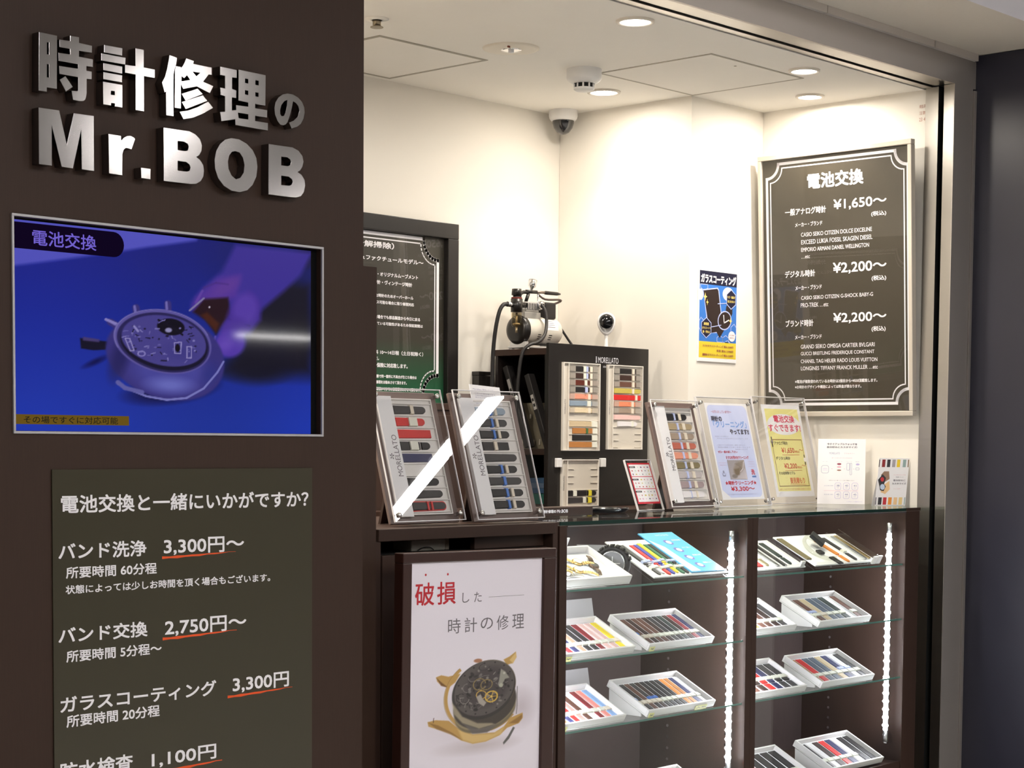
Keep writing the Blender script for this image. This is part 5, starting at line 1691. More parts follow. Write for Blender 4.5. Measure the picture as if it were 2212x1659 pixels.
A.oval(x0 + 0.14 * pw, z0 + 0.285 * ph, 0.004, 0.005, yA - 0.0002, 5)
N(A.text, 0.13, 0.87, 0.808, 0.850, '★時計クリーニング★', yA - 0.0002, 3, bold=0.035)
N(A.text, 0.24, 0.80, 0.868, 0.918, '¥3,300〜', yA - 0.0002, 3, bold=0.03)
N(A.text, 0.12, 0.84, 0.942, 0.954, '※時計の状態により追加料金が発生する場合があります', yA - 0.0002, 5)
A.build('print', [ink('pale blue', 208, 216, 250), ink('cornflower', 128, 164, 224), ink('graphite', 74, 72, 88), M_RED, M_PAPER, ink('lilac grey', 168, 168, 196), ink('warm grey photo', 176, 168, 172), ink('rose', 206, 130, 160)], t)
# the photograph of a bracelet printed on it
xx, yy_ = np.meshgrid(np.linspace(0, 100, 90), np.linspace(0, 100, 90))
c = Canvas(xx, yy_, (178, 170, 174))
c.c *= (0.86 + 0.26 * xx / 100 * (yy_ / 100))[..., None]
c.poly([(50, 12), (98, -4), (92, 40), (70, 62), (40, 78), (22, 66), (30, 40)], (140, 128, 118), 14)
c.poly([(30, 48), (66, 40), (58, 76), (34, 84)], (112, 98, 80), 10)
c.ell(28, 84, 20, 13, (124, 116, 110), soft=0.4)
for k in range(6):
    c.line([(40 + 8 * k, 20 + 4 * k), (84 - 4 * k, 14 + 9 * k)], 2.0, (96, 86, 76), 0.7)
c.line([(66, 60), (84, 44), (96, 8)], 2.5, (214, 208, 212))
color_sheet('photo', x0 + 0.275 * pw, z0 + 0.208 * ph, x0 + 0.675 * pw, z0 + 0.406 * ph, yA - 0.00035, s2l(c.c), picture_mat('matt photo print', 0, 0.55), t)

t = paper_stand(4.710, 3.279, 0.294, 0.347, 13.3, 'clear stand holding a yellow battery price poster', 0.212, 0.298, 0.046, 0.024)
x0, z0, pw, ph = 0.046, 0.024, 0.212, 0.298
A = MB()
A.rect(x0 + 0.07 * pw, z0 + 0.06 * ph, x0 + 0.93 * pw, z0 + 0.955 * ph, yA, 0)
A.oval(x0 + 0.51 * pw, z0 + 0.785 * ph, 0.43 * pw, 0.115 * ph, yA - 0.0001, 1, n=40)
N(A.text, 0.27, 0.80, 0.115, 0.192, '電池交換', yA - 0.0002, 2, bold=0.02)
N(A.text, 0.10, 0.93, 0.215, 0.292, 'すぐできます!', yA - 0.0002, 2, bold=0.02)
A.stroke([(x0 + u * pw, z0 + (1 - v) * ph) for u, v in ((0.12, 0.382), (0.90, 0.382), (0.90, 0.885), (0.12, 0.885))], 0.0022, yA - 0.0002, 3, True)
for u, v in ((0.12, 0.405), (0.90, 0.60)):
    A.stroke([(x0 + u * pw, z0 + (1 - v + 0.045) * ph), (x0 + u * pw, z0 + (1 - v - 0.045) * ph)], 0.006, yA - 0.0003, 4)
    A.oval(x0 + u * pw, z0 + (1 - v) * ph, 0.007, 0.007, yA - 0.0004, 5)
for v0, v1, s, u0, u1 in ((0.400, 0.438, 'アナログ時計', 0.17, 0.52), (0.565, 0.602, 'デジタル時計', 0.15, 0.52), (0.728, 0.762, 'その他特殊モデル', 0.16, 0.58)):
    N(A.text, u0, u1, v0, v1, s, yA - 0.0002, 4, bold=0.02)
for v0, s in ((0.470, '¥1,650'), (0.640, '¥2,200')):
    N(A.text, 0.33, 0.66, v0, v0 + 0.062, s, yA - 0.0002, 6, bold=0.025)
    N(A.text, 0.67, 0.79, v0 + 0.030, v0 + 0.056, '(税込)', yA - 0.0002, 7, bold=0.02)
    N(A.text, 0.79, 0.89, v0 + 0.016, v0 + 0.030, '〜', yA - 0.0002, 7, bold=0.03)
    A.rect(x0 + 0.33 * pw, z0 + (1 - v0 - 0.080) * ph, x0 + 0.78 * pw, z0 + (1 - v0 - 0.075) * ph, yA - 0.0002, 7)
N(A.text, 0.42, 0.80, 0.795, 0.858, '要見積もり', yA - 0.0002, 7, bold=0.025)
A.rect(x0 + 0.40 * pw, z0 + (1 - 0.872) * ph, x0 + 0.82 * pw, z0 + (1 - 0.867) * ph, yA - 0.0002, 7)
N(A.text, 0.11, 0.92, 0.908, 0.930, '※詳しくはスタッフまでお気軽にお尋ねください', yA - 0.0002, 7)
A.build('print', [ink('lemon', 240, 232, 150), M_PAPER, ink('cherry', 208, 50, 84), ink('brown line', 138, 84, 52), ink('dark olive', 92, 84, 62), M_CHROME, ink('brick', 196, 84, 50), ink('burnt orange', 206, 116, 62)], t)

# red framed sign in a small acrylic holder
t = thing('red_sign', 'small red bordered brand sign in an acrylic holder on the counter', 'sign', (3.968, 3.204, ZC + 0.0003), (-R(21), 0, 0))
w, L = 0.116, 0.151
MB().box(0.001, -0.003, 0.002, w - 0.001, -0.0008, L - 0.001).build('acrylic_front', M_ACR, t)
e = MB()
for q in ((0, 0, w, 0.0016), (0, L - 0.0014, w, L), (0, 0.0016, 0.0014, L - 0.0014), (w - 0.0014, 0.0016, w, L - 0.0014)):
    e.box(q[0], -0.0034, q[1], q[2], 0.003, q[3])
e.build('acrylic_edge', M_ACRE, t)
c_, s_ = math.cos(R(21)), math.sin(R(21))
wl2 = lambda dy, dz: (dy * c_ - dz * s_, dy * s_ + dz * c_)
q = [wl2(-0.012, 0.0), wl2(-0.012, 0.0025), wl2(0.07, 0.0025), wl2(0.07, 0.0)]
vs = [(xx2, p[0], p[1]) for xx2 in (0.002, w - 0.002) for p in q]
MB().add(vs, [(0, 1, 2, 3), (7, 6, 5, 4), (0, 4, 5, 1), (1, 5, 6, 2), (2, 6, 7, 3), (3, 7, 4, 0)]).build('foot', M_ACR, t)
A = MB()
a0, a1, b0, b1 = 0.010, w - 0.006, 0.020, 0.142
A.rect(a0, b0, a1, b1, -0.0002, 0)
bands = ((0.102, 0.137), (0.066, 0.100), (0.026, 0.064))
for k, (q0, q1) in enumerate(bands):
    A.rect(a0 + 0.005, q0, a1 - 0.004, q1, -0.0003, 1)
    A.rect(a0 + 0.003, q1 - 0.010, a0 + 0.031, q1 - 0.005, -0.0004, 2)
    A.text(['国内時計', '海外時計', '取扱革'][k], a0 + 0.008, a0 + 0.026, q1 - 0.009, q1 - 0.006, -0.0005, 1)
rnd = random.Random(8)
for q0, q1 in bands:
    for rw in range(3):
        for cc in range(6):
            if rw == 0 and cc < 2:
                continue
            cx = a0 + 0.014 + cc * 0.0145 + rnd.uniform(-0.001, 0.001)
            cz = q1 - 0.008 - rw * 0.0105
            k = rnd.randrange(3, 9)
            A.oval(cx, cz, rnd.uniform(0.0018, 0.0042), rnd.uniform(0.0012, 0.0030), -0.0004, k, n=10)
A.build('print', [ink('signal red', 204, 46, 62), M_PAPER, M_BLKP, ink('dusty red', 196, 110, 116), ink('plum', 110, 80, 130), ink('faint pink', 226, 190, 214), ink('faint green', 196, 222, 212), ink('mustard', 206, 186, 90), ink('steel', 120, 124, 150)], t)

# white card leaning by the wall
ang = math.atan2(-0.125, 0.08)
t = thing('customise_card', 'white card with watch size icons, propped by the right wall', 'card', (4.930, 3.250, ZC + 0.0004), (-R(7), 0, ang))
w, L = 0.149, 0.208
MB().box(0, -0.001, 0, w, 0.0, L).build('sheet', M_PAPER, t)
MB().box(w * 0.40, 0.0003, 0.0, w * 0.60, 0.0013, 0.12).build('stay', M_PAPER, t)
x0, z0, pw, ph = 0, 0, w, L
A = MB()
N(A.text, 0.19, 0.82, 0.063, 0.093, '今すぐアップルウォッチを', -0.0012, 0, bold=0.03)
N(A.text, 0.19, 0.82, 0.110, 0.140, '自分好みにカスタマイズ!', -0.0012, 0, bold=0.03)
N(A.text, 0.24, 0.46, 0.205, 0.235, 'MORELLATO', -0.0012, 1)
N(A.text, 0.55, 0.77, 0.212, 0.232, 'アクセサリー', -0.0012, 2)
N(A.text, 0.29, 0.72, 0.285, 0.297, '選べる組み合わせは自由自在', -0.0012, 2)
for u0, u1, s in ((0.10, 0.20, 'ケース'), (0.38, 0.52, 'バンド'), (0.59, 0.72, 'パーツ'), (0.79, 0.87, '完成')):
    N(A.text, u0, u1, 0.342, 0.352, s, -0.0012, 1)


def outline(u0, u1, v0, v1, r, mi):
    A.stroke(round_rect(u0, u1, v0, v1, r), 0.0009, -0.0012, mi, True)


outline(0.08, 0.23, 0.41, 0.525, 0.006, 1)
N(A.text, 0.11, 0.20, 0.45, 0.462, 'APPLE', -0.0012, 3)
N(A.text, 0.11, 0.20, 0.475, 0.487, 'WATCH', -0.0012, 3)
for v, mi in ((0.385, 4), (0.43, 2), (0.48, 5)):
    A.oval(0.45 * pw, z0 + (1 - v) * ph, 0.007, 0.0022 if v > 0.4 else 0.003, -0.0012, mi, n=12)
outline(0.61, 0.67, 0.37, 0.48, 0.003, 1)
outline(0.68, 0.715, 0.37, 0.55, 0.002, 1)
A.oval(0.84 * pw, z0 + (1 - 0.388) * ph, 0.006, 0.003, -0.0012, 3, n=12)
outline(0.80, 0.87, 0.44, 0.475, 0.002, 1)
for u in (0.30, 0.56, 0.76):
    A.rect(u * pw - 0.0015, z0 + (1 - 0.462) * ph, u * pw + 0.0015, z0 + (1 - 0.456) * ph, -0.0012, 2)
N(A.text, 0.24, 0.78, 0.630, 0.642, '対応サイズ一覧 シリーズをご確認ください', -0.0012, 0)
for r_, (v, nums) in enumerate(((0.675, ('38', '40', '41')), (0.810, ('42', '44', '45')))):
    N(A.text, 0.14, 0.33, v + 0.035, v + 0.052, ['小さめ MM', '大きめ MM'][r_], -0.0012, 1)
    for k, s in enumerate(nums):
        u = 0.37 + 0.178 * k
        outline(u, u + 0.125, v, v + 0.105, 0.005, 3)
        N(A.text, u + 0.035, u + 0.095, v + 0.028, v + 0.055, s, -0.0012, 1, bold=0.02)
        N(A.text, u + 0.040, u + 0.085, v + 0.072, v + 0.080, 'mm', -0.0012, 1)
A.rect(0.14 * pw, z0 + (1 - 0.797) * ph, 0.86 * pw, z0 + (1 - 0.794) * ph, -0.0012, 2)
N(A.text, 0.62, 0.95, 0.955, 0.966, '※一部対応しない機種があります', -0.0012, 3)
A.build('print', [ink('mid grey', 104, 100, 112), ink('blue grey print', 150, 156, 190), ink('pink print', 226, 170, 190), ink('lilac print', 186, 178, 222), ink('claret print', 150, 70, 90), ink('brown print', 150, 110, 96)], t)

# folded postcard with coloured bands
ang = math.atan2(-0.058, 0.085)
t = thing('strap_postcard', 'folded postcard showing smart watches between coloured bands, on the counter end', 'card', (4.962, 3.058, ZC + 0.0004), (-R(4), 0, ang))
w, L = 0.102, 0.148
sh = 0.017
P_ = [(0, 0), (w, 0), (w + sh, L), (sh, L)]
A = MB()
A.slab(P_, -0.001, 0.0, 0)
A.build('sheet', M_PAPER, t)
MB().add([(0.004, 0.0005, 0), (w - 0.004, 0.0005, 0), (w + sh - 0.004, 0.001, L * 0.9), (sh + 0.004, 0.001, L * 0.9), (0.004, 0.035, 0), (w - 0.004, 0.035, 0)],
         [(0, 1, 2, 3), (3, 2, 5, 4)]).build('back_fold', M_PAPER, t)
A = MB()
sx = lambda u, v: (u * w + sh * (1 - v), (1 - v) * L)


def quad(u0, u1, v0, v1, mi, d=0.0012):
    A.face([sx(u0, v1), sx(u1, v1), sx(u1, v0), sx(u0, v0)], -d, mi)


for k, (u, mi) in enumerate(((0.0, 0), (0.105, 1), (0.27, 2), (0.44, 3), (0.595, 4), (0.79, 5), (0.955, 6))):
    quad(u, min(0.99, u + (0.105 if 0 < u < 0.9 else 0.03)), 0.03, 0.19, mi)
for k, (u, mi) in enumerate(((0.0, 7), (0.09, 2), (0.25, 8), (0.42, 9), (0.60, 10), (0.77, 11), (0.95, 5))):
    quad(u, min(0.99, u + (0.115 if 0 < u < 0.9 else 0.03)), 0.83, 0.985, mi)
cx, cz = sx(0.20, 0.40)
A.face([sx(0.10, 0.36), sx(0.20, 0.28), sx(0.36, 0.28), sx(0.40, 0.44), sx(0.26, 0.50)][::-1], -0.0012, 12)
A.face([sx(0.02, 0.46), sx(0.16, 0.34), sx(0.28, 0.42), sx(0.24, 0.54), sx(0.08, 0.58)][::-1], -0.0013, 2)
A.face([sx(0.24, 0.56), sx(0.40, 0.48), sx(0.44, 0.66), sx(0.30, 0.76), sx(0.14, 0.72)][::-1], -0.0012, 10)
A.face([sx(0.08, 0.58), sx(0.20, 0.52), sx(0.30, 0.60), sx(0.24, 0.70), sx(0.12, 0.68)][::-1], -0.0014, 2)
c2 = sx(0.19, 0.61)
A.oval(c2[0], c2[1], 0.008, 0.009, -0.0015, 13)
c2 = sx(0.16, 0.45)
A.oval(c2[0], c2[1], 0.006, 0.007, -0.0015, 8)


def tx(u0, u1, v0, v1, s, mi, b=0.0):
    p = sx(u0, v1)
    q = sx(u1, v0)
    A.text(s, p[0], q[0] - sh * (v1 - v0), p[1], q[1], -0.0014, mi, bold=b)


tx(0.52, 0.92, 0.345, 0.365, 'アップルウォッチを', 14)
tx(0.60, 0.86, 0.390, 0.412, '交換バンド', 7)
tx(0.54, 0.93, 0.450, 0.488, '自分好みに', 7, 0.02)
tx(0.50, 0.96, 0.520, 0.556, 'カスタマイズ', 7, 0.02)
tx(0.56, 0.80, 0.640, 0.655, 'くわしくは店頭で', 14)
A.build('print', [ink('grey brown', 90, 80, 78), ink('dark red', 140, 40, 44), ink('slate black', 52, 50, 56), ink('mid silver', 170, 164, 170), ink('sun yellow', 240, 206, 50), ink('sea grey', 150, 174, 172), ink('bronze', 130, 100, 60), ink('dim grey', 112, 104, 116),
                  ink('crimson', 196, 50, 60), ink('amber', 236, 150, 60), ink('sand', 238, 200, 150), ink('pale gold print', 232, 204, 140), ink('warm taupe', 150, 120, 100), ink('pale sky', 200, 216, 240), ink('rose text', 220, 150, 160)], t)

# name block on the counter
t = thing('name_block', 'dark brown name block with white shop lettering on the glass counter', 'name plate', (3.352, 3.104, ZC + 0.0002))
MB().box(0, 0, 0, 0.304, 0.05, 0.0225).build('block', M_CAB, t, bevel=0.001)
a = MB()
a.text('時計修理の', 0.108, 0.158, 0.0085, 0.0165, -0.0004, 0, bold=0.05)
a.text('Mr.BOB', 0.162, 0.204, 0.0085, 0.0165, -0.0004, 0, bold=0.05)
a.build('lettering', M_INKW, t)

# shallow black cash tray
t = thing('cash_tray', 'shallow black tray lying on the glass counter beside the name block', 'tray', (3.83, 3.215, ZC + 0.0002), (0, 0, 0))
MB().lathe([(0, 0.003), (0.052, 0.003), (0.058, 0.0045), (0.066, 0.012), (0.070, 0.0125), (0.072, 0.010), (0.060, 0.0), (0, 0.0)], (0, 0, 0), n=40).build('dish', mat('gloss black tray', (0.01, 0.01, 0.012), 0.12), t, True)
MB().lathe([(0, 0.0032), (0.050, 0.0032)], (0, 0, 0), n=32).build('rubber_mat', M_BLKM, t)

# ------------------------------------------------------------------ behind the counter: desk, dark cabinets, tall strap display
t = thing('back_desk', 'dark desk behind the showcases carrying the tall black display', 'desk', (4.1, 3.6, 0))
MB().box(-0.6, -0.16, 1.075, 0.565, 0.232, 1.104).build('desktop', M_CAB, t, bevel=0.001)
MB().box(-0.6, -0.15, 0, -0.58, 0.232, 1.0748).build('side_panel', M_CAB, t)
MB().box(0.545, -0.15, 0, 0.565, 0.232, 1.0748).build('side_panel', M_CAB, t)
MB().box(-0.58, 0.2, 0.3, 0.545, 0.215, 1.0748).build('back_panel', M_CAB, t)

t = thing('low_cabinet', 'low dark brown cabinet under the green price board', 'cabinet', (3.5, 3.88, 0))
MB().box(-0.5, 0, 0.05, 0.555, 0.215, 1.395).build('body', M_CAB, t, bevel=0.001)
MB().box(-0.505, -0.004, 1.396, 0.558, 0.216, 1.416).build('top', M_CAB, t, bevel=0.001)
for x in (-0.49, 0.035):
    MB().box(x, -0.014, 0.08, x + 0.515, -0.001, 1.38).build('door', M_CAB, t, bevel=0.001)
MB().box(-0.49, 0.02, 0, 0.545, 0.21, 0.05).build('plinth', M_BLKM, t)
t = thing('black_cabinet', 'slim black cabinet between the green board and the dark shelf unit', 'cabinet', (4.29, 4.105, 0))
MB().box(-0.028, 0, 0.03, 0.028, 0.030, 1.516).build('body', M_BLACK, t, bevel=0.001)
MB().box(-0.029, -0.001, 1.517, 0.029, 0.031, 1.529).build('top', M_BLACK, t, bevel=0.001)
MB().box(-0.026, 0.004, 0, 0.026, 0.028, 0.0298).build('plinth', M_BLKM, t)

# shelf unit against the side wall, open towards the left
SX0, SX1, SY0, SY1 = 4.33, 4.66, 3.84, 4.10
t = thing('shelf_unit', 'dark shelf unit with compressor on top, left of the tall black display', 'shelf unit', (4.50, 3.97, 0))
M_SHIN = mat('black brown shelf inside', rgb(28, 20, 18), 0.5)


def su(name, q, m):
    return MB().box(q[0] - 4.50, q[1] - 3.97, q[2], q[3] - 4.50, q[4] - 3.97, q[5]).build(name, m, t, bevel=0.001)


su('top', (SX0, SY0, 1.580, SX1, SY1, 1.600), M_CAB)
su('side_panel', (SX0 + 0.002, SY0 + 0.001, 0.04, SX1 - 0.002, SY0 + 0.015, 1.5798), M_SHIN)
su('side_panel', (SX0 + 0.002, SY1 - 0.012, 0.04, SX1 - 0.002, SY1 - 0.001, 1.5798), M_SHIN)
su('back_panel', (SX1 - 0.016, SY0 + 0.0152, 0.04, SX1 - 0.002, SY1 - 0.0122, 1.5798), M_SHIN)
su('shelf', (SX0 + 0.006, SY0 + 0.0152, 1.262, SX1 - 0.0162, SY1 - 0.0122, 1.281), M_CAB)
su('shelf', (SX0 + 0.006, SY0 + 0.0152, 1.085, SX1 - 0.0162, SY1 - 0.0122, 1.104), M_CAB)
su('front_panel', (SX0 + 0.008, SY0 + 0.0152, 0.06, SX0 + 0.024, SY1 - 0.0122, 1.0848), M_CAB)
su('plinth', (SX0 + 0.02, SY0 + 0.01, 0.0, SX1 - 0.02, SY1 - 0.01, 0.0398), M_BLKM)
# what stands in it
t = thing('beige_tray', 'beige plastic tray standing on edge in the dark shelf unit', 'tray', (4.405, 4.062, 1.2815), (-R(8), 0, -PI / 2))
MB().box(0, 0, 0, 0.120, 0.004, 0.150).build('base', mat('olive beige plastic', (0.24, 0.21, 0.15), 0.45), t)
MB().box(-0.006, -0.022, 0, 0, 0.004, 0.150).build('rim', M_CREAMP, t)
r = MB()
for k in range(4):
    r.box(0.016 + 0.026 * k, -0.006, 0.012, 0.019 + 0.026 * k, -0.0005, 0.030)
    r.box(0.016 + 0.026 * k, -0.006, 0.098, 0.019 + 0.026 * k, -0.0005, 0.112)
r.build('ribs', M_CREAMP, t)
for (y, L, lab, l0, l1) in ((3.970, 0.280, 'black binder at the back of the dark shelf unit, leaning back', 0.165, 0.235),
                            (3.886, 0.250, 'black binder in front of the beige tray, leaning back', 0.130, 0.180)):
    t = thing('ring_binder', lab, 'binder', (4.345, y, 1.2855), (0, -R(21), -PI / 2), 'black binders in the shelf unit')
    MB().box(-0.010, 0, 0, 0.010, 0.030, L).build('cover', M_BLKM, t, bevel=0.002)
    b = MB().box(-0.006, -0.001, l0, 0.006, -0.0001, l1)
    b.box(-0.004, -0.0013, l0 + 0.010, 0.004, -0.0011, l0 + 0.020, 1)
    b.box(-0.004, -0.0013, l0 + 0.028, 0.004, -0.0011, l0 + 0.038, 1)
    b.build('spine_label', [mat('grey spine label', (0.42, 0.40, 0.38), 0.6), M_BLKM], t)
for k, (cn, hh) in enumerate((('teal', 0.034), ('blue', 0.016), ('steel blue', 0.016), ('blue', 0.016))):
    zz = 1.1043 + (0, 0.0345, 0.051, 0.0675)[k]
    b = MB()
    pr = [(0.0, 0.0), (0.085, 0.001), (0.089, hh * 0.5), (0.085, hh), (0.0, hh * 0.97), (-0.003, hh * 0.5)]
    n = 9
    rows = []
    for i in range(n):
        yq = 0.10 * i / (n - 1)
        rows.append([(px + 0.002 * math.sin(i + k), yq, pz + (0.0012 * math.sin(px * 60 + i + k) if 0 < j < 5 and pz > 0.004 else 0)) for j, (px, pz) in enumerate(pr)])
    vs = [p for rw in rows for p in rw]
    fs = [(i * 6 + j, i * 6 + (j + 1) % 6, (i + 1) * 6 + (j + 1) % 6, (i + 1) * 6 + j) for i in range(n - 1) for j in range(6)] + [tuple(range(5, -1, -1)), tuple((n - 1) * 6 + j for j in range(6))]
    o = b.add(vs, fs).build('folded_cloth', mat('%s cloth' % cn, {'teal': rgb(40, 104, 92), 'blue': rgb(56, 88, 122), 'steel blue': rgb(92, 112, 138)}[cn], 0.9, nscale=400, noise=0.2), None, True)
    o.location = (4.350, 3.968, zz)
    o.rotation_euler = (0, 0, -PI / 2)
    tag(o, ['teal folded cloth at the bottom of the pile in the shelf unit', 'blue folded cloth resting on the teal one in the shelf unit', 'grey blue folded cloth in the pile in the shelf unit', 'blue folded cloth on top of the pile in the shelf unit'][k], 'cloth', 'folded cloths in the shelf unit')

# tall black strap display
TX, TY, TZ = 4.124, 3.68, 1.1045
t = thing('strap_display', 'tall black strap display with two full white strap cards, behind the counter', 'display stand', (TX, TY, TZ))
Wd, Hd = 0.478, 0.497
MB().box(0, 0, 0, Wd, 0.012, Hd).build('front_panel', M_BLACK, t, bevel=0.001)
MB().box(0.012, 0.0122, 0, Wd + 0.008, 0.028, Hd - 0.035).build('body', M_BLACK, t, bevel=0.001)
MB().add([(0.16, 0.0282, 0.36), (0.32, 0.0282, 0.36), (0.32, 0.13, 0), (0.16, 0.13, 0), (0.16, 0.0282, 0.34), (0.32, 0.0282, 0.34), (0.32, 0.118, 0), (0.16, 0.118, 0)],
         [(0, 1, 2, 3), (7, 6, 5, 4), (0, 4, 5, 1), (1, 5, 6, 2), (2, 6, 7, 3), (3, 7, 4, 0)]).build('easel_leg', M_BLACK, t)
a = MB()
a.text('MORELLATO', 0.228, 0.326, Hd - 0.052, Hd - 0.034, -0.0006, 0)
for k in range(4):
    a.oval(0.219, Hd - 0.050 + 0.005 * k, 0.0028, 0.0022, -0.0006, 0, n=10)
a.text('since 1930', 0.252, 0.298, Hd - 0.066, Hd - 0.059, -0.0006, 0)
a.build('lettering', mat('silver print', (0.62, 0.62, 0.66), 0.4), t)
M_CARD2 = mat('ivory strap card', (0.66, 0.61, 0.53), 0.4)
M_CARDE = mat('ivory card rim', (0.74, 0.70, 0.64), 0.4)


def strap_card(x0, x1, z0, z1, rows, nrow, side, where):
    b = MB()
    b.box(x0, -0.004, z0, x1, -0.0002, z1)
    pit = (z1 - z0 - 0.016) / nrow
    s0 = x0 + 0.028
    b.build('card', M_CARD2, t)
    r = MB()
    for q in ((x0, z0, x0 + 0.003, z1), (x1 - 0.003, z0, x1, z1), (x0 + 0.003, z1 - 0.003, x1 - 0.003, z1), (x0 + 0.003, z0, x1 - 0.003, z0 + 0.003), (s0 - 0.004, z0 + 0.003, s0 - 0.002, z1 - 0.003)):
        r.box(q[0], -0.010, q[1], q[2], -0.0041, q[3])
    for k in range(nrow + 1):
        zz = z1 - 0.008 - pit * k
        for u0, u1 in ((s0, s0 + 0.030), (x1 - 0.034, x1 - 0.003)) if (k >= len(rows) or rows[min(k, len(rows) - 1)] is None) else ((s0, x1 - 0.003),):
            r.box(u0, -0.0062, zz - 0.0006, u1, -0.0041, zz + 0.0006)
    r.build('card_ribs', M_CARDE, t)
    lt = MB()
    rot = Matrix(((0, 0, -1, 0), (0, 1, 0, 0), (1, 0, 0, 0), (0, 0, 0, 1)))
    zc = (z0 + z1) / 2
    lt.text('MORELLATO', zc - 0.022, zc + 0.022, -(x0 + 0.016), -(x0 + 0.010), -0.0045, 0, rot=rot)
    lt.build('card_lettering', M_GREY, t)
    for k, rw in enumerate(rows):
        if not rw:
            continue
        cn, tags, kind, off, ln = rw
        zz = z1 - 0.008 - pit * (k + 0.5)
        full = x1 - 0.006 - s0
        M = Matrix.Translation((TX + s0 + off * full, TY - 0.0042, TZ + zz)) @ UPRIGHT
        strap(M, full * ln, pit * 0.82, cn, kind, [(c_, q0 * full * ln, q1 * full * ln) for c_, q0, q1 in tags], '%s strap, %s from the top on the %s' % (cn, ORD[k + 1], where), 'straps on the tall black display')


F_ = [('f', 0.0, 0.20), ('f', 0.80, 1.0)]
DW = [('w', 0.48, 0.57), ('l', 0.58, 0.64), ('c', 0.70, 0.79)] + F_
D1 = [('w', 0.52, 0.61), ('c', 0.71, 0.79)] + F_
DL = [('l', 0.54, 0.63), ('c', 0.70, 0.79)] + F_
DC = [('c', 0.66, 0.75)] + F_
D0 = [('c', 0.64, 0.73), ('f', 0.0, 0.18), ('f', 0.78, 1.0)]
strap_card(0.057, 0.229, 0.173, 0.441, [('black', DW, 'two', 0.0, 0.98), ('dark brown', DW, 'two', 0.0, 0.98), ('mahogany', D1, 'two', 0.0, 0.98), ('black', DL, 'two', 0.0, 0.98),
           ('salmon', D0, 'one', 0.0, 0.98), ('blue grey', [('w', 0.62, 0.74), ('f', 0.78, 1.0)], 'one', 0.0, 0.98), ('cream', D0, 'one', 0.0, 0.98), None,
           ('beige', [('w', 0.78, 0.98)], 'flat', 0.0, 0.98), ('tan', [('g', 0.52, 0.60), ('w', 0.78, 0.98)], 'flat', 0.14, 0.84), ('black', [('w', 0.76, 0.98)], 'flat', 0.14, 0.84), ('tan', [('w', 0.80, 0.98)], 'flat', 0.0, 0.98)],
           12, 0, 'left card of the tall black display')
strap_card(0.268, 0.440, 0.177, 0.441, [('black', DC, 'two', 0.0, 0.98), ('dark brown', DC, 'two', 0.0, 0.98), ('brown', DC, 'two', 0.0, 0.98),
           ('yellow olive', [('c', 0.66, 0.74)], 'one', 0.0, 0.98), ('red', [('c', 0.78, 0.86)], 'flat', 0.0, 0.98), ('coral', D0, 'one', 0.0, 0.98), ('taupe', D0, 'one', 0.0, 0.98), ('pale pink', [], 'one', 0.0, 0.98),
           ('white', [('w', 0.70, 0.80)], 'one', 0.16, 0.70)], 12, 0, 'right card of the tall black display')
strap_card(0.055, 0.227, 0.002, 0.146, [None, None, None, None, ('black', [('w', 0.18, 0.30), ('y', 0.72, 0.82)], 'two', 0.0, 0.98), ('charcoal', [('w', 0.52, 0.62), ('y', 0.70, 0.82)], 'two', 0.0, 0.98)],
           6, 0, 'lower card of the tall black display')
for x in (0.028, 0.236):
    MB().box(x, -0.012, 0.122, x + 0.023, -0.0005, 0.150).build('card_clip', M_WHITE, t, bevel=0.002)

# small white camera on top of it
t = thing('security_camera', 'small white round camera with black face behind the tall black display', 'security camera', (4.624, 3.876, 1.6002), (0, 0, R(-50)))
MB().lathe([(0.020, 0), (0.020, 0.003), (0.012, 0.006), (0.006, 0.014), (0.006, 0.056)], (0, 0, 0)).build('base', M_WHITE, t, True)
b = MB()
b.lathe([(0, -0.017), (0.014, -0.016), (0.023, -0.010), (0.0268, 0.0), (0.0262, 0.007), (0.023, 0.010), (0.0215, 0.0105)], (0, 0, 0), axis=(0, -1, 0), n=36)
b.v = [(1.14 * x * (1.0 if z > 0 else 1.0 - 0.25 * (-z / 0.0268) ** 2), y, 1.14 * z * (1.0 if z > 0 else 1.5) + 0.098) for x, y, z in b.v]
b.build('shell', M_WHITE, t, True)
MB().lathe([(0.0212, 0.0102), (0.019, 0.0120), (0, 0.0124)], (0, 0, 0.096), axis=(0, -1, 0), n=36).build('lens_face', mat('gloss black lens', (0.006, 0.006, 0.007), 0.1), t, True)
MB().lathe([(0.0016, 0.0124), (0.0016, 0.0130), (0, 0.0130)], (-0.006, 0, 0.108), axis=(0, -1, 0), n=10).build('sensor', M_CHROME, t)

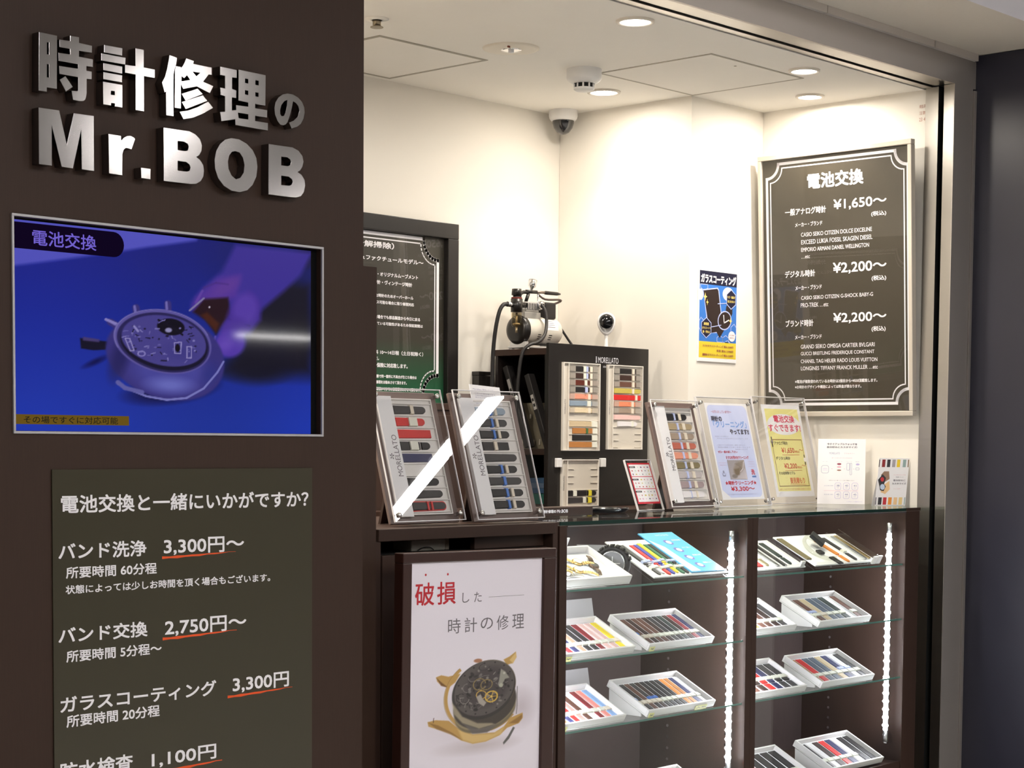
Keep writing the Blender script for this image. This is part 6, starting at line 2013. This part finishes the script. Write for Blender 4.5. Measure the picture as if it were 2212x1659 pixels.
# ------------------------------------------------------------------ airbrush compressor
t = thing('air_compressor', 'small white airbrush compressor with black fittings on the dark shelf unit', 'compressor', (4.355, 4.030, 1.6002))
M_MOT = mat('warm white motor shell', (0.74, 0.70, 0.62), 0.35)
r = 0.047
zc = 0.064
MB().lathe([(0.0, -0.004), (0.030, -0.004), (0.043, 0.0), (0.0475, 0.008), (0.0475, 0.020)], (0, 0, zc), axis=(1, 0, 0), n=40).build('end_cap', M_BLACK, t, True)
MB().lathe([(0.0462, 0.020), (0.0462, 0.088), (0.0452, 0.0885), (0.0452, 0.0905), (0.0462, 0.091), (0.0462, 0.168), (0.043, 0.178), (0.034, 0.183), (0, 0.183)], (0, 0, zc), axis=(1, 0, 0), n=44).build('motor_body', M_MOT, t, True)
b = MB()
for x in (0.066, 0.118):
    for k in range(3):
        a0 = R(236 + 8 * k)
        cy, cz = 0.0466 * math.cos(a0 - PI / 2 + R(20)) , 0
        ang_ = R(198 + 9 * k)
        y_, z_ = 0.0465 * math.cos(ang_), 0.0465 * math.sin(ang_)
        b.box(-0.007, -0.0012, -0.0006, 0.007, 0.0012, 0.0006, 0, Matrix.Translation((x, y_, zc + z_)) @ Matrix.Rotation(ang_ - PI / 2, 4, 'X'))
b.build('cooling_slot', M_SLOT, t)
b = MB()
for k in range(8):
    a0, a1 = R(130 + 6 * k), R(130 + 6 * (k + 1))
    b.add([(xx, 0.0467 * math.cos(a), zc + 0.0467 * math.sin(a)) for a in (a0, a1) for xx in (0.098, 0.155)], [(0, 1, 3, 2)])
b.build('rating_plate', M_PAPER, t)
b = MB()
for k in range(4):
    a0 = R(138 + 9 * k)
    b.box(-0.020, -0.0008, 0, 0.016, 0.0008, 0.0002, 0, Matrix.Translation((0.124, 0.0469 * math.cos(a0), zc + 0.0469 * math.sin(a0))) @ Matrix.Rotation(a0 - PI / 2, 4, 'X'))
b.build('rating_print', M_GREY, t)
b = MB()
b.box(0.004, -0.040, 0.006, 0.175, 0.040, 0.012)
for x in (0.015, 0.160):
    b.box(x - 0.008, -0.034, 0.012, x + 0.008, 0.034, 0.026)
b.build('base_plate', M_ALU, t, bevel=0.001)
for x in (0.015, 0.160):
    for yv in (-0.032, 0.032):
        MB().cyl((x, yv, 0.0001), (x, yv, 0.006), 0.009, n=16).build('foot', M_WHITE, t)
# cylinder head with fins
b = MB()
b.box(0.010, -0.028, 0.098, 0.088, 0.028, 0.122)
b.box(0.018, -0.026, 0.122, 0.080, 0.026, 0.130)
b.build('cylinder_block', mat('cast grey metal', (0.45, 0.44, 0.42), 0.4, metal=0.7), t, bevel=0.002)
b = MB()
for k in range(9):
    b.box(0.016 + 0.0078 * k, -0.030, 0.130, 0.0195 + 0.0078 * k, 0.030, 0.150)
b.box(0.014, -0.027, 0.150, 0.084, 0.027, 0.154)
b.build('cooling_fins', M_ALU, t)
MB().box(0.110, -0.030, 0.104, 0.162, 0.030, 0.158).build('switch_box', M_BLKM, t, bevel=0.006)
# regulator column with glass bowl
b = MB()
b.cyl((-0.022, -0.022, 0.118), (-0.022, -0.022, 0.160), 0.019, n=24)
b.cyl((-0.022, -0.022, 0.160), (-0.022, -0.022, 0.172), 0.012, n=20)
b.cyl((-0.022, -0.022, 0.172), (-0.022, -0.022, 0.192), 0.017, 0.0155, n=24)
b.box(-0.020, -0.030, 0.134, 0.020, -0.014, 0.150)
b.build('regulator', M_BLACK, t, True)
MB().cyl((-0.022, -0.022, 0.1605), (-0.022, -0.022, 0.165), 0.0175, n=24).build('red_collar', ink('oxide red', 120, 40, 30), t)
MB().lathe([(0.017, 0.117), (0.017, 0.080), (0.014, 0.072), (0.006, 0.070)], (-0.022, -0.022, 0), n=24).build('glass_bowl', clear('amber bowl', (0.86, 0.80, 0.66), 1.45, 0.05), t, True)
b = MB()
b.cyl((-0.022, -0.022, 0.070), (-0.022, -0.022, 0.116), 0.0035, n=10)
b.cyl((-0.022, -0.022, 0.052), (-0.022, -0.022, 0.070), 0.004, n=10)
b.lathe([(0.004, 0.074), (0.012, 0.078), (0.012, 0.082), (0.004, 0.084)], (-0.022, -0.022, 0), n=16)
b.build('bowl_drain', mat('dull brass fitting', (0.42, 0.34, 0.22), 0.4, metal=0.8), t, True)
b = MB()
b.cyl((-0.041, -0.022, 0.141), (-0.066, -0.022, 0.141), 0.0085, n=16)
b.build('hose_fitting', M_CHROME, t, True)
b = MB()
b.tube([(-0.064, -0.022, 0.141), (-0.084, -0.022, 0.138), (-0.099, -0.020, 0.118), (-0.106, -0.014, 0.080), (-0.108, -0.006, 0.030), (-0.108, 0.0, -0.03), (-0.106, 0.004, -0.12), (-0.106, 0.006, -0.22)], 0.0065, n=10)
b.build('side_hose', M_BLKM, t, True)
b = MB()
b.tube([(0.082, -0.032, 0.150), (0.084, -0.050, 0.128), (0.078, -0.062, 0.090), (0.052, -0.078, 0.048), (0.012, -0.084, 0.022), (-0.022, -0.080, 0.012), (-0.044, -0.070, -0.012), (-0.052, -0.062, -0.080), (-0.054, -0.056, -0.180), (-0.054, -0.052, -0.26)], 0.0055, n=10)
b.build('front_hose', M_BLKM, t, True)
b = MB()
b.tube([(0.162, 0.0, 0.115), (0.182, 0.0, 0.108), (0.205, -0.01, 0.080), (0.235, -0.03, 0.030), (0.250, -0.05, 0.0045), (0.29, -0.06, 0.0045)], 0.004, n=10)
b.build('power_cord', M_BLKM, t, True)
b = MB()
b.cyl((0.082, -0.02, 0.118), (0.082, -0.02, 0.186), 0.0035, n=10)
b.cyl((0.070, -0.02, 0.186), (0.094, -0.02, 0.186), 0.003, n=10)
b.lathe([(0.012, -0.006), (0.014, 0.0), (0.012, 0.006), (0.005, 0.010)], (0.088, -0.03, 0.146), axis=(0, -1, 0), n=20)
b.build('air_valve', M_CHROME, t, True)
# airbrush resting on its holder
b = MB()
b.tube([(-0.012, -0.022, 0.186), (0.000, -0.020, 0.180), (0.012, -0.020, 0.184), (0.030, -0.020, 0.185)], 0.006, n=8)
b.cyl((0.000, -0.020, 0.180), (-0.008, -0.020, 0.158), 0.005, n=10)
b.cyl((0.036, -0.020, 0.180), (0.024, -0.020, 0.155), 0.006, n=10)
b.build('brush_holder', M_BLACK, t, True)
t2 = thing('airbrush', 'airbrush with metal cup resting on top of the white compressor', 'airbrush', (4.355, 4.030 - 0.020, 1.6002 + 0.187))
MB().cyl((0.024, 0, 0), (0.075, 0, 0.001), 0.006, n=14).build('body', M_BLACK, t2, True)
MB().cyl((0.075, 0, 0.001), (0.112, 0, 0.002), 0.0045, n=14).build('collar', mat('brown nickel', (0.35, 0.28, 0.24), 0.3, metal=1.0), t2, True)
MB().lathe([(0.0045, 0.112), (0.0062, 0.118), (0.0060, 0.175), (0.003, 0.190), (0, 0.190)], (0, 0, 0.002), axis=(1, 0, 0), n=14).build('handle', M_BLACK, t2, True)
MB().lathe([(0.003, 0.004), (0.006, 0.012), (0.013, 0.020), (0.014, 0.040), (0.0125, 0.040), (0.011, 0.022)], (0.048, 0, 0), axis=(0.25, 0, 1), n=20).build('paint_cup', M_CHROME, t2, True)
MB().tube([(0.080, 0, -0.004), (0.110, -0.006, -0.020), (0.175, -0.010, -0.018), (0.182, -0.006, -0.024), (0.130, 0.0, -0.040), (0.092, 0.0, -0.044)], 0.0035, n=8).build('air_hose', mat('brown rubber', (0.10, 0.07, 0.06), 0.5), t2, True)

# ------------------------------------------------------------------ framed poster standing on the floor in front of the counter
FX, FY = 2.646, 2.785
t = thing('framed_poster', 'dark red-brown framed repair poster standing in front of the service counter', 'poster frame', (FX, FY, 0.0), (0, R(0.75), 0))
w, zb, zt = 0.487, 0.20, 1.066
f = MB()
fw = 0.0265
for q in ((0, zb, w, zb + fw), (0, zt - 0.0215, w, zt), (0, zb + fw, fw, zt - 0.0215), (w - 0.042, zb + fw, w, zt - 0.0215)):
    f.box(q[0], -0.006, q[1], q[2], 0.022, q[3])
f.build('frame', M_DKW, t, bevel=0.002)
for x in (0.03, w - 0.05):
    MB().box(x, 0.004, 0.004, x + 0.02, 0.018, zb + 0.01).build('leg', M_DKW, t)
    MB().box(x - 0.005, -0.06, 0.0, x + 0.025, 0.06, 0.012).build('foot', M_DKW, t)
MB().box(fw, 0.001, zb + fw, w - 0.042, 0.006, zt - 0.0215).build('sheet', mat('lilac white poster', rgb(234, 228, 238), 0.45), t)
x_, y_ = lerp_quad(330, 380, (218, 392), (1030, 354), (995, 1659), (188, 1659), 1.08, 1.0)
c = Canvas(x_, y_, (234, 228, 238))
c.ell(560, 1330, 420, 300, (218, 210, 218), soft=0.9)
c.ell(600, 1500, 300, 60, (202, 192, 196), soft=0.9)
c.ell(880, 1290, 120, 150, (196, 186, 194), soft=0.9, op=0.8)
GO, GD, GL = (190, 152, 88), (140, 104, 54), (220, 190, 128)
c.poly([(350, 1060), (380, 1050), (420, 1062), (492, 1050), (460, 1100), (420, 1128), (380, 1112), (356, 1085)], GO, 5)
c.poly([(352, 1064), (378, 1090), (420, 1128), (378, 1112)], (120, 84, 46), 6)
c.poly([(760, 985), (800, 968), (842, 940), (846, 975), (820, 1012), (780, 1018)], GO, 5)
c.poly([(800, 990), (842, 946), (846, 975), (822, 1012)], GL, 8)
c.ell(598, 980, 30, 14, (170, 120, 92), soft=0.3)
c.ring(640, 1190, 238, 218, 0.05, GO, a=-0.35, t0=60, t1=250, soft=0.02)
c.ring(640, 1190, 250, 226, 0.012, GD, a=-0.35, t0=60, t1=250, soft=0.02)
# lower case arms
c.poly([(300, 1318), (345, 1312), (420, 1325), (470, 1372), (560, 1424), (700, 1430), (760, 1400), (800, 1352), (885, 1328), (886, 1360), (860, 1392), (780, 1412), (730, 1452), (640, 1480), (560, 1482), (490, 1452), (420, 1396), (350, 1366), (305, 1345)], GO, 5)
c.poly([(470, 1376), (560, 1428), (690, 1436), (760, 1405), (740, 1445), (640, 1476), (560, 1478), (500, 1450)], GL, 14, 0.8)
c.poly([(305, 1322), (360, 1345), (440, 1400), (500, 1452), (430, 1408), (350, 1366)], GD, 6, 0.8)
c.poly([(790, 1385), (884, 1338), (880, 1366), (850, 1392)], GD, 8, 0.8)
c.line([(335, 1300), (332, 1325)], 3, (90, 60, 50))
# movement drum
c.ell(648, 1300, 200, 120, (116, 106, 84), a=-0.25, soft=0.06)
c.ell(646, 1270, 205, 130, (150, 138, 108), a=-0.28, soft=0.05)
c.ell(645, 1245, 207, 150, (72, 66, 60), a=-0.30, soft=0.05)
c.ell(640, 1160, 212, 172, (58, 54, 52), a=-0.5, soft=0.03)
c.ell(642, 1150, 200, 160, (92, 86, 84), a=-0.5, soft=0.03)
c.ell(655, 1145, 170, 132, (74, 68, 68), a=-0.5, soft=0.25)
c.ring(640, 1160, 206, 168, 0.014, (176, 150, 100), a=-0.5, t0=280, t1=60)
rnd = random.Random(11)
for k in range(90):
    a = rnd.uniform(0, 2 * PI)
    rr_ = math.sqrt(rnd.uniform(0.0, 0.9))
    u, v = 180 * rr_ * math.cos(a), 138 * rr_ * math.sin(a)
    px = 642 + u * math.cos(-0.5) - v * math.sin(-0.5)
    py = 1150 + u * math.sin(-0.5) + v * math.cos(-0.5)
    cl = rnd.choice([(50, 46, 46), (56, 52, 52), (124, 118, 116), (140, 134, 130), (40, 36, 36)])
    if rnd.random() < 0.6:
        c.ell(px, py, rnd.uniform(5, 20), rnd.uniform(4, 12), cl, a=rnd.uniform(-1, 1), soft=0.4, op=0.9)
    else:
        c.ring(px, py, rnd.uniform(14, 40), rnd.uniform(10, 28), 0.10, cl, a=-0.3, t0=rnd.uniform(0, 180), t1=rnd.uniform(190, 350), op=0.9)
for px, py, q1, q2 in ((606, 1125, 38, 34), (650, 1130, 36, 30)):
    c.ring(px, py, q1, q2, 0.10, (140, 122, 82), a=-0.3)
    c.ell(px, py, q1 * 0.4, q2 * 0.4, (60, 54, 50), soft=0.3)
c.ring(680, 1206, 38, 32, 0.14, (206, 172, 82), a=-0.2)
for k in range(5):
    a = k * 2 * PI / 5
    c.line([(680, 1206), (680 + 36 * math.cos(a), 1206 + 30 * math.sin(a))], 3.4, (206, 172, 82))
c.ell(680, 1206, 9, 8, (222, 190, 104), soft=0.3)
c.ring(616, 1190, 30, 25, 0.12, (196, 160, 86))
c.poly([(585, 1200), (612, 1185), (625, 1215), (648, 1240), (630, 1262), (600, 1240)], (168, 160, 152), 6)
c.poly([(742, 1040), (772, 1060), (798, 1100), (770, 1105), (742, 1150), (728, 1120)], (150, 148, 138), 6)
c.ell(742, 1142, 18, 16, (176, 176, 160), soft=0.4)
c.ell(764, 1068, 10, 9, (190, 188, 178), soft=0.4)
for k in range(16):
    a = k * 2 * PI / 16
    u, v = 182 * math.cos(a), 146 * math.sin(a)
    c.ell(642 + u * math.cos(-0.5) - v * math.sin(-0.5), 1150 + u * math.sin(-0.5) + v * math.cos(-0.5), 7, 6, (46, 42, 42), soft=0.4)
c.poly([(440, 1220), (450, 1290), (500, 1350), (600, 1395), (700, 1380), (680, 1370), (590, 1360), (500, 1310), (455, 1240)], (176, 164, 138), 10, 0.8)
c.poly([(500, 1350), (600, 1398), (720, 1380), (650, 1425), (560, 1420)], (104, 98, 96), 10, 0.9)
c.line([(850, 1160), (848, 1280), (842, 1330)], 3.5, (120, 116, 116))
c.poly([(820, 1410), (832, 1418), (792, 1482), (756, 1514), (752, 1500), (786, 1462)], (96, 94, 92), 5)
px0, px1, pz0, pz1 = fw + 0.0005, w - 0.0425, 0.574, zt - 0.022
color_sheet('photo', px0, pz0, px1, pz1, 0.0006, s2l(c.c), picture_mat('poster photo print', 0, 0.45), t)
a, a2 = MB(), MB()
for s, q0, q1, z0, z1 in PHOTO_TEXT:
    q0, q1 = q0 - FX - 0.0135, q1 - FX - 0.0135
    if s == 'LINE':
        a2.rect(q0, z0, q1, z0 + 0.0007, 0.0003)
    elif s in ('D1', 'D2'):
        a.oval((q0 + q1) / 2, (z0 + z1) / 2, 0.0027, 0.0027, 0.0003, 0)
    elif s == 'した':
        a2.text('し', q0, q0 + 0.022, z0, z1, 0.0003)
        a2.text('た', q1 - 0.024, q1, z0, z1, 0.0003)
    elif s == '時計の修理':
        for k, ch in enumerate(s):
            wd = (q1 - q0)
            a2.text(ch, q0 + wd * (0.21 * k), q0 + wd * (0.21 * k + 0.16), z0 + (0.004 if ch == 'の' else 0), z1 - (0.003 if ch == 'の' else 0), 0.0003)
    else:
        for k, ch in enumerate(s):
            wd = (q1 - q0)
            a.text(ch, q0 + wd * (0.54 * k), q0 + wd * (0.54 * k + 0.46), z0, z1, 0.0003, 0, bold=0.012)
a.build('red_lettering', M_RED, t)
a2.build('grey_lettering', M_GREY, t)
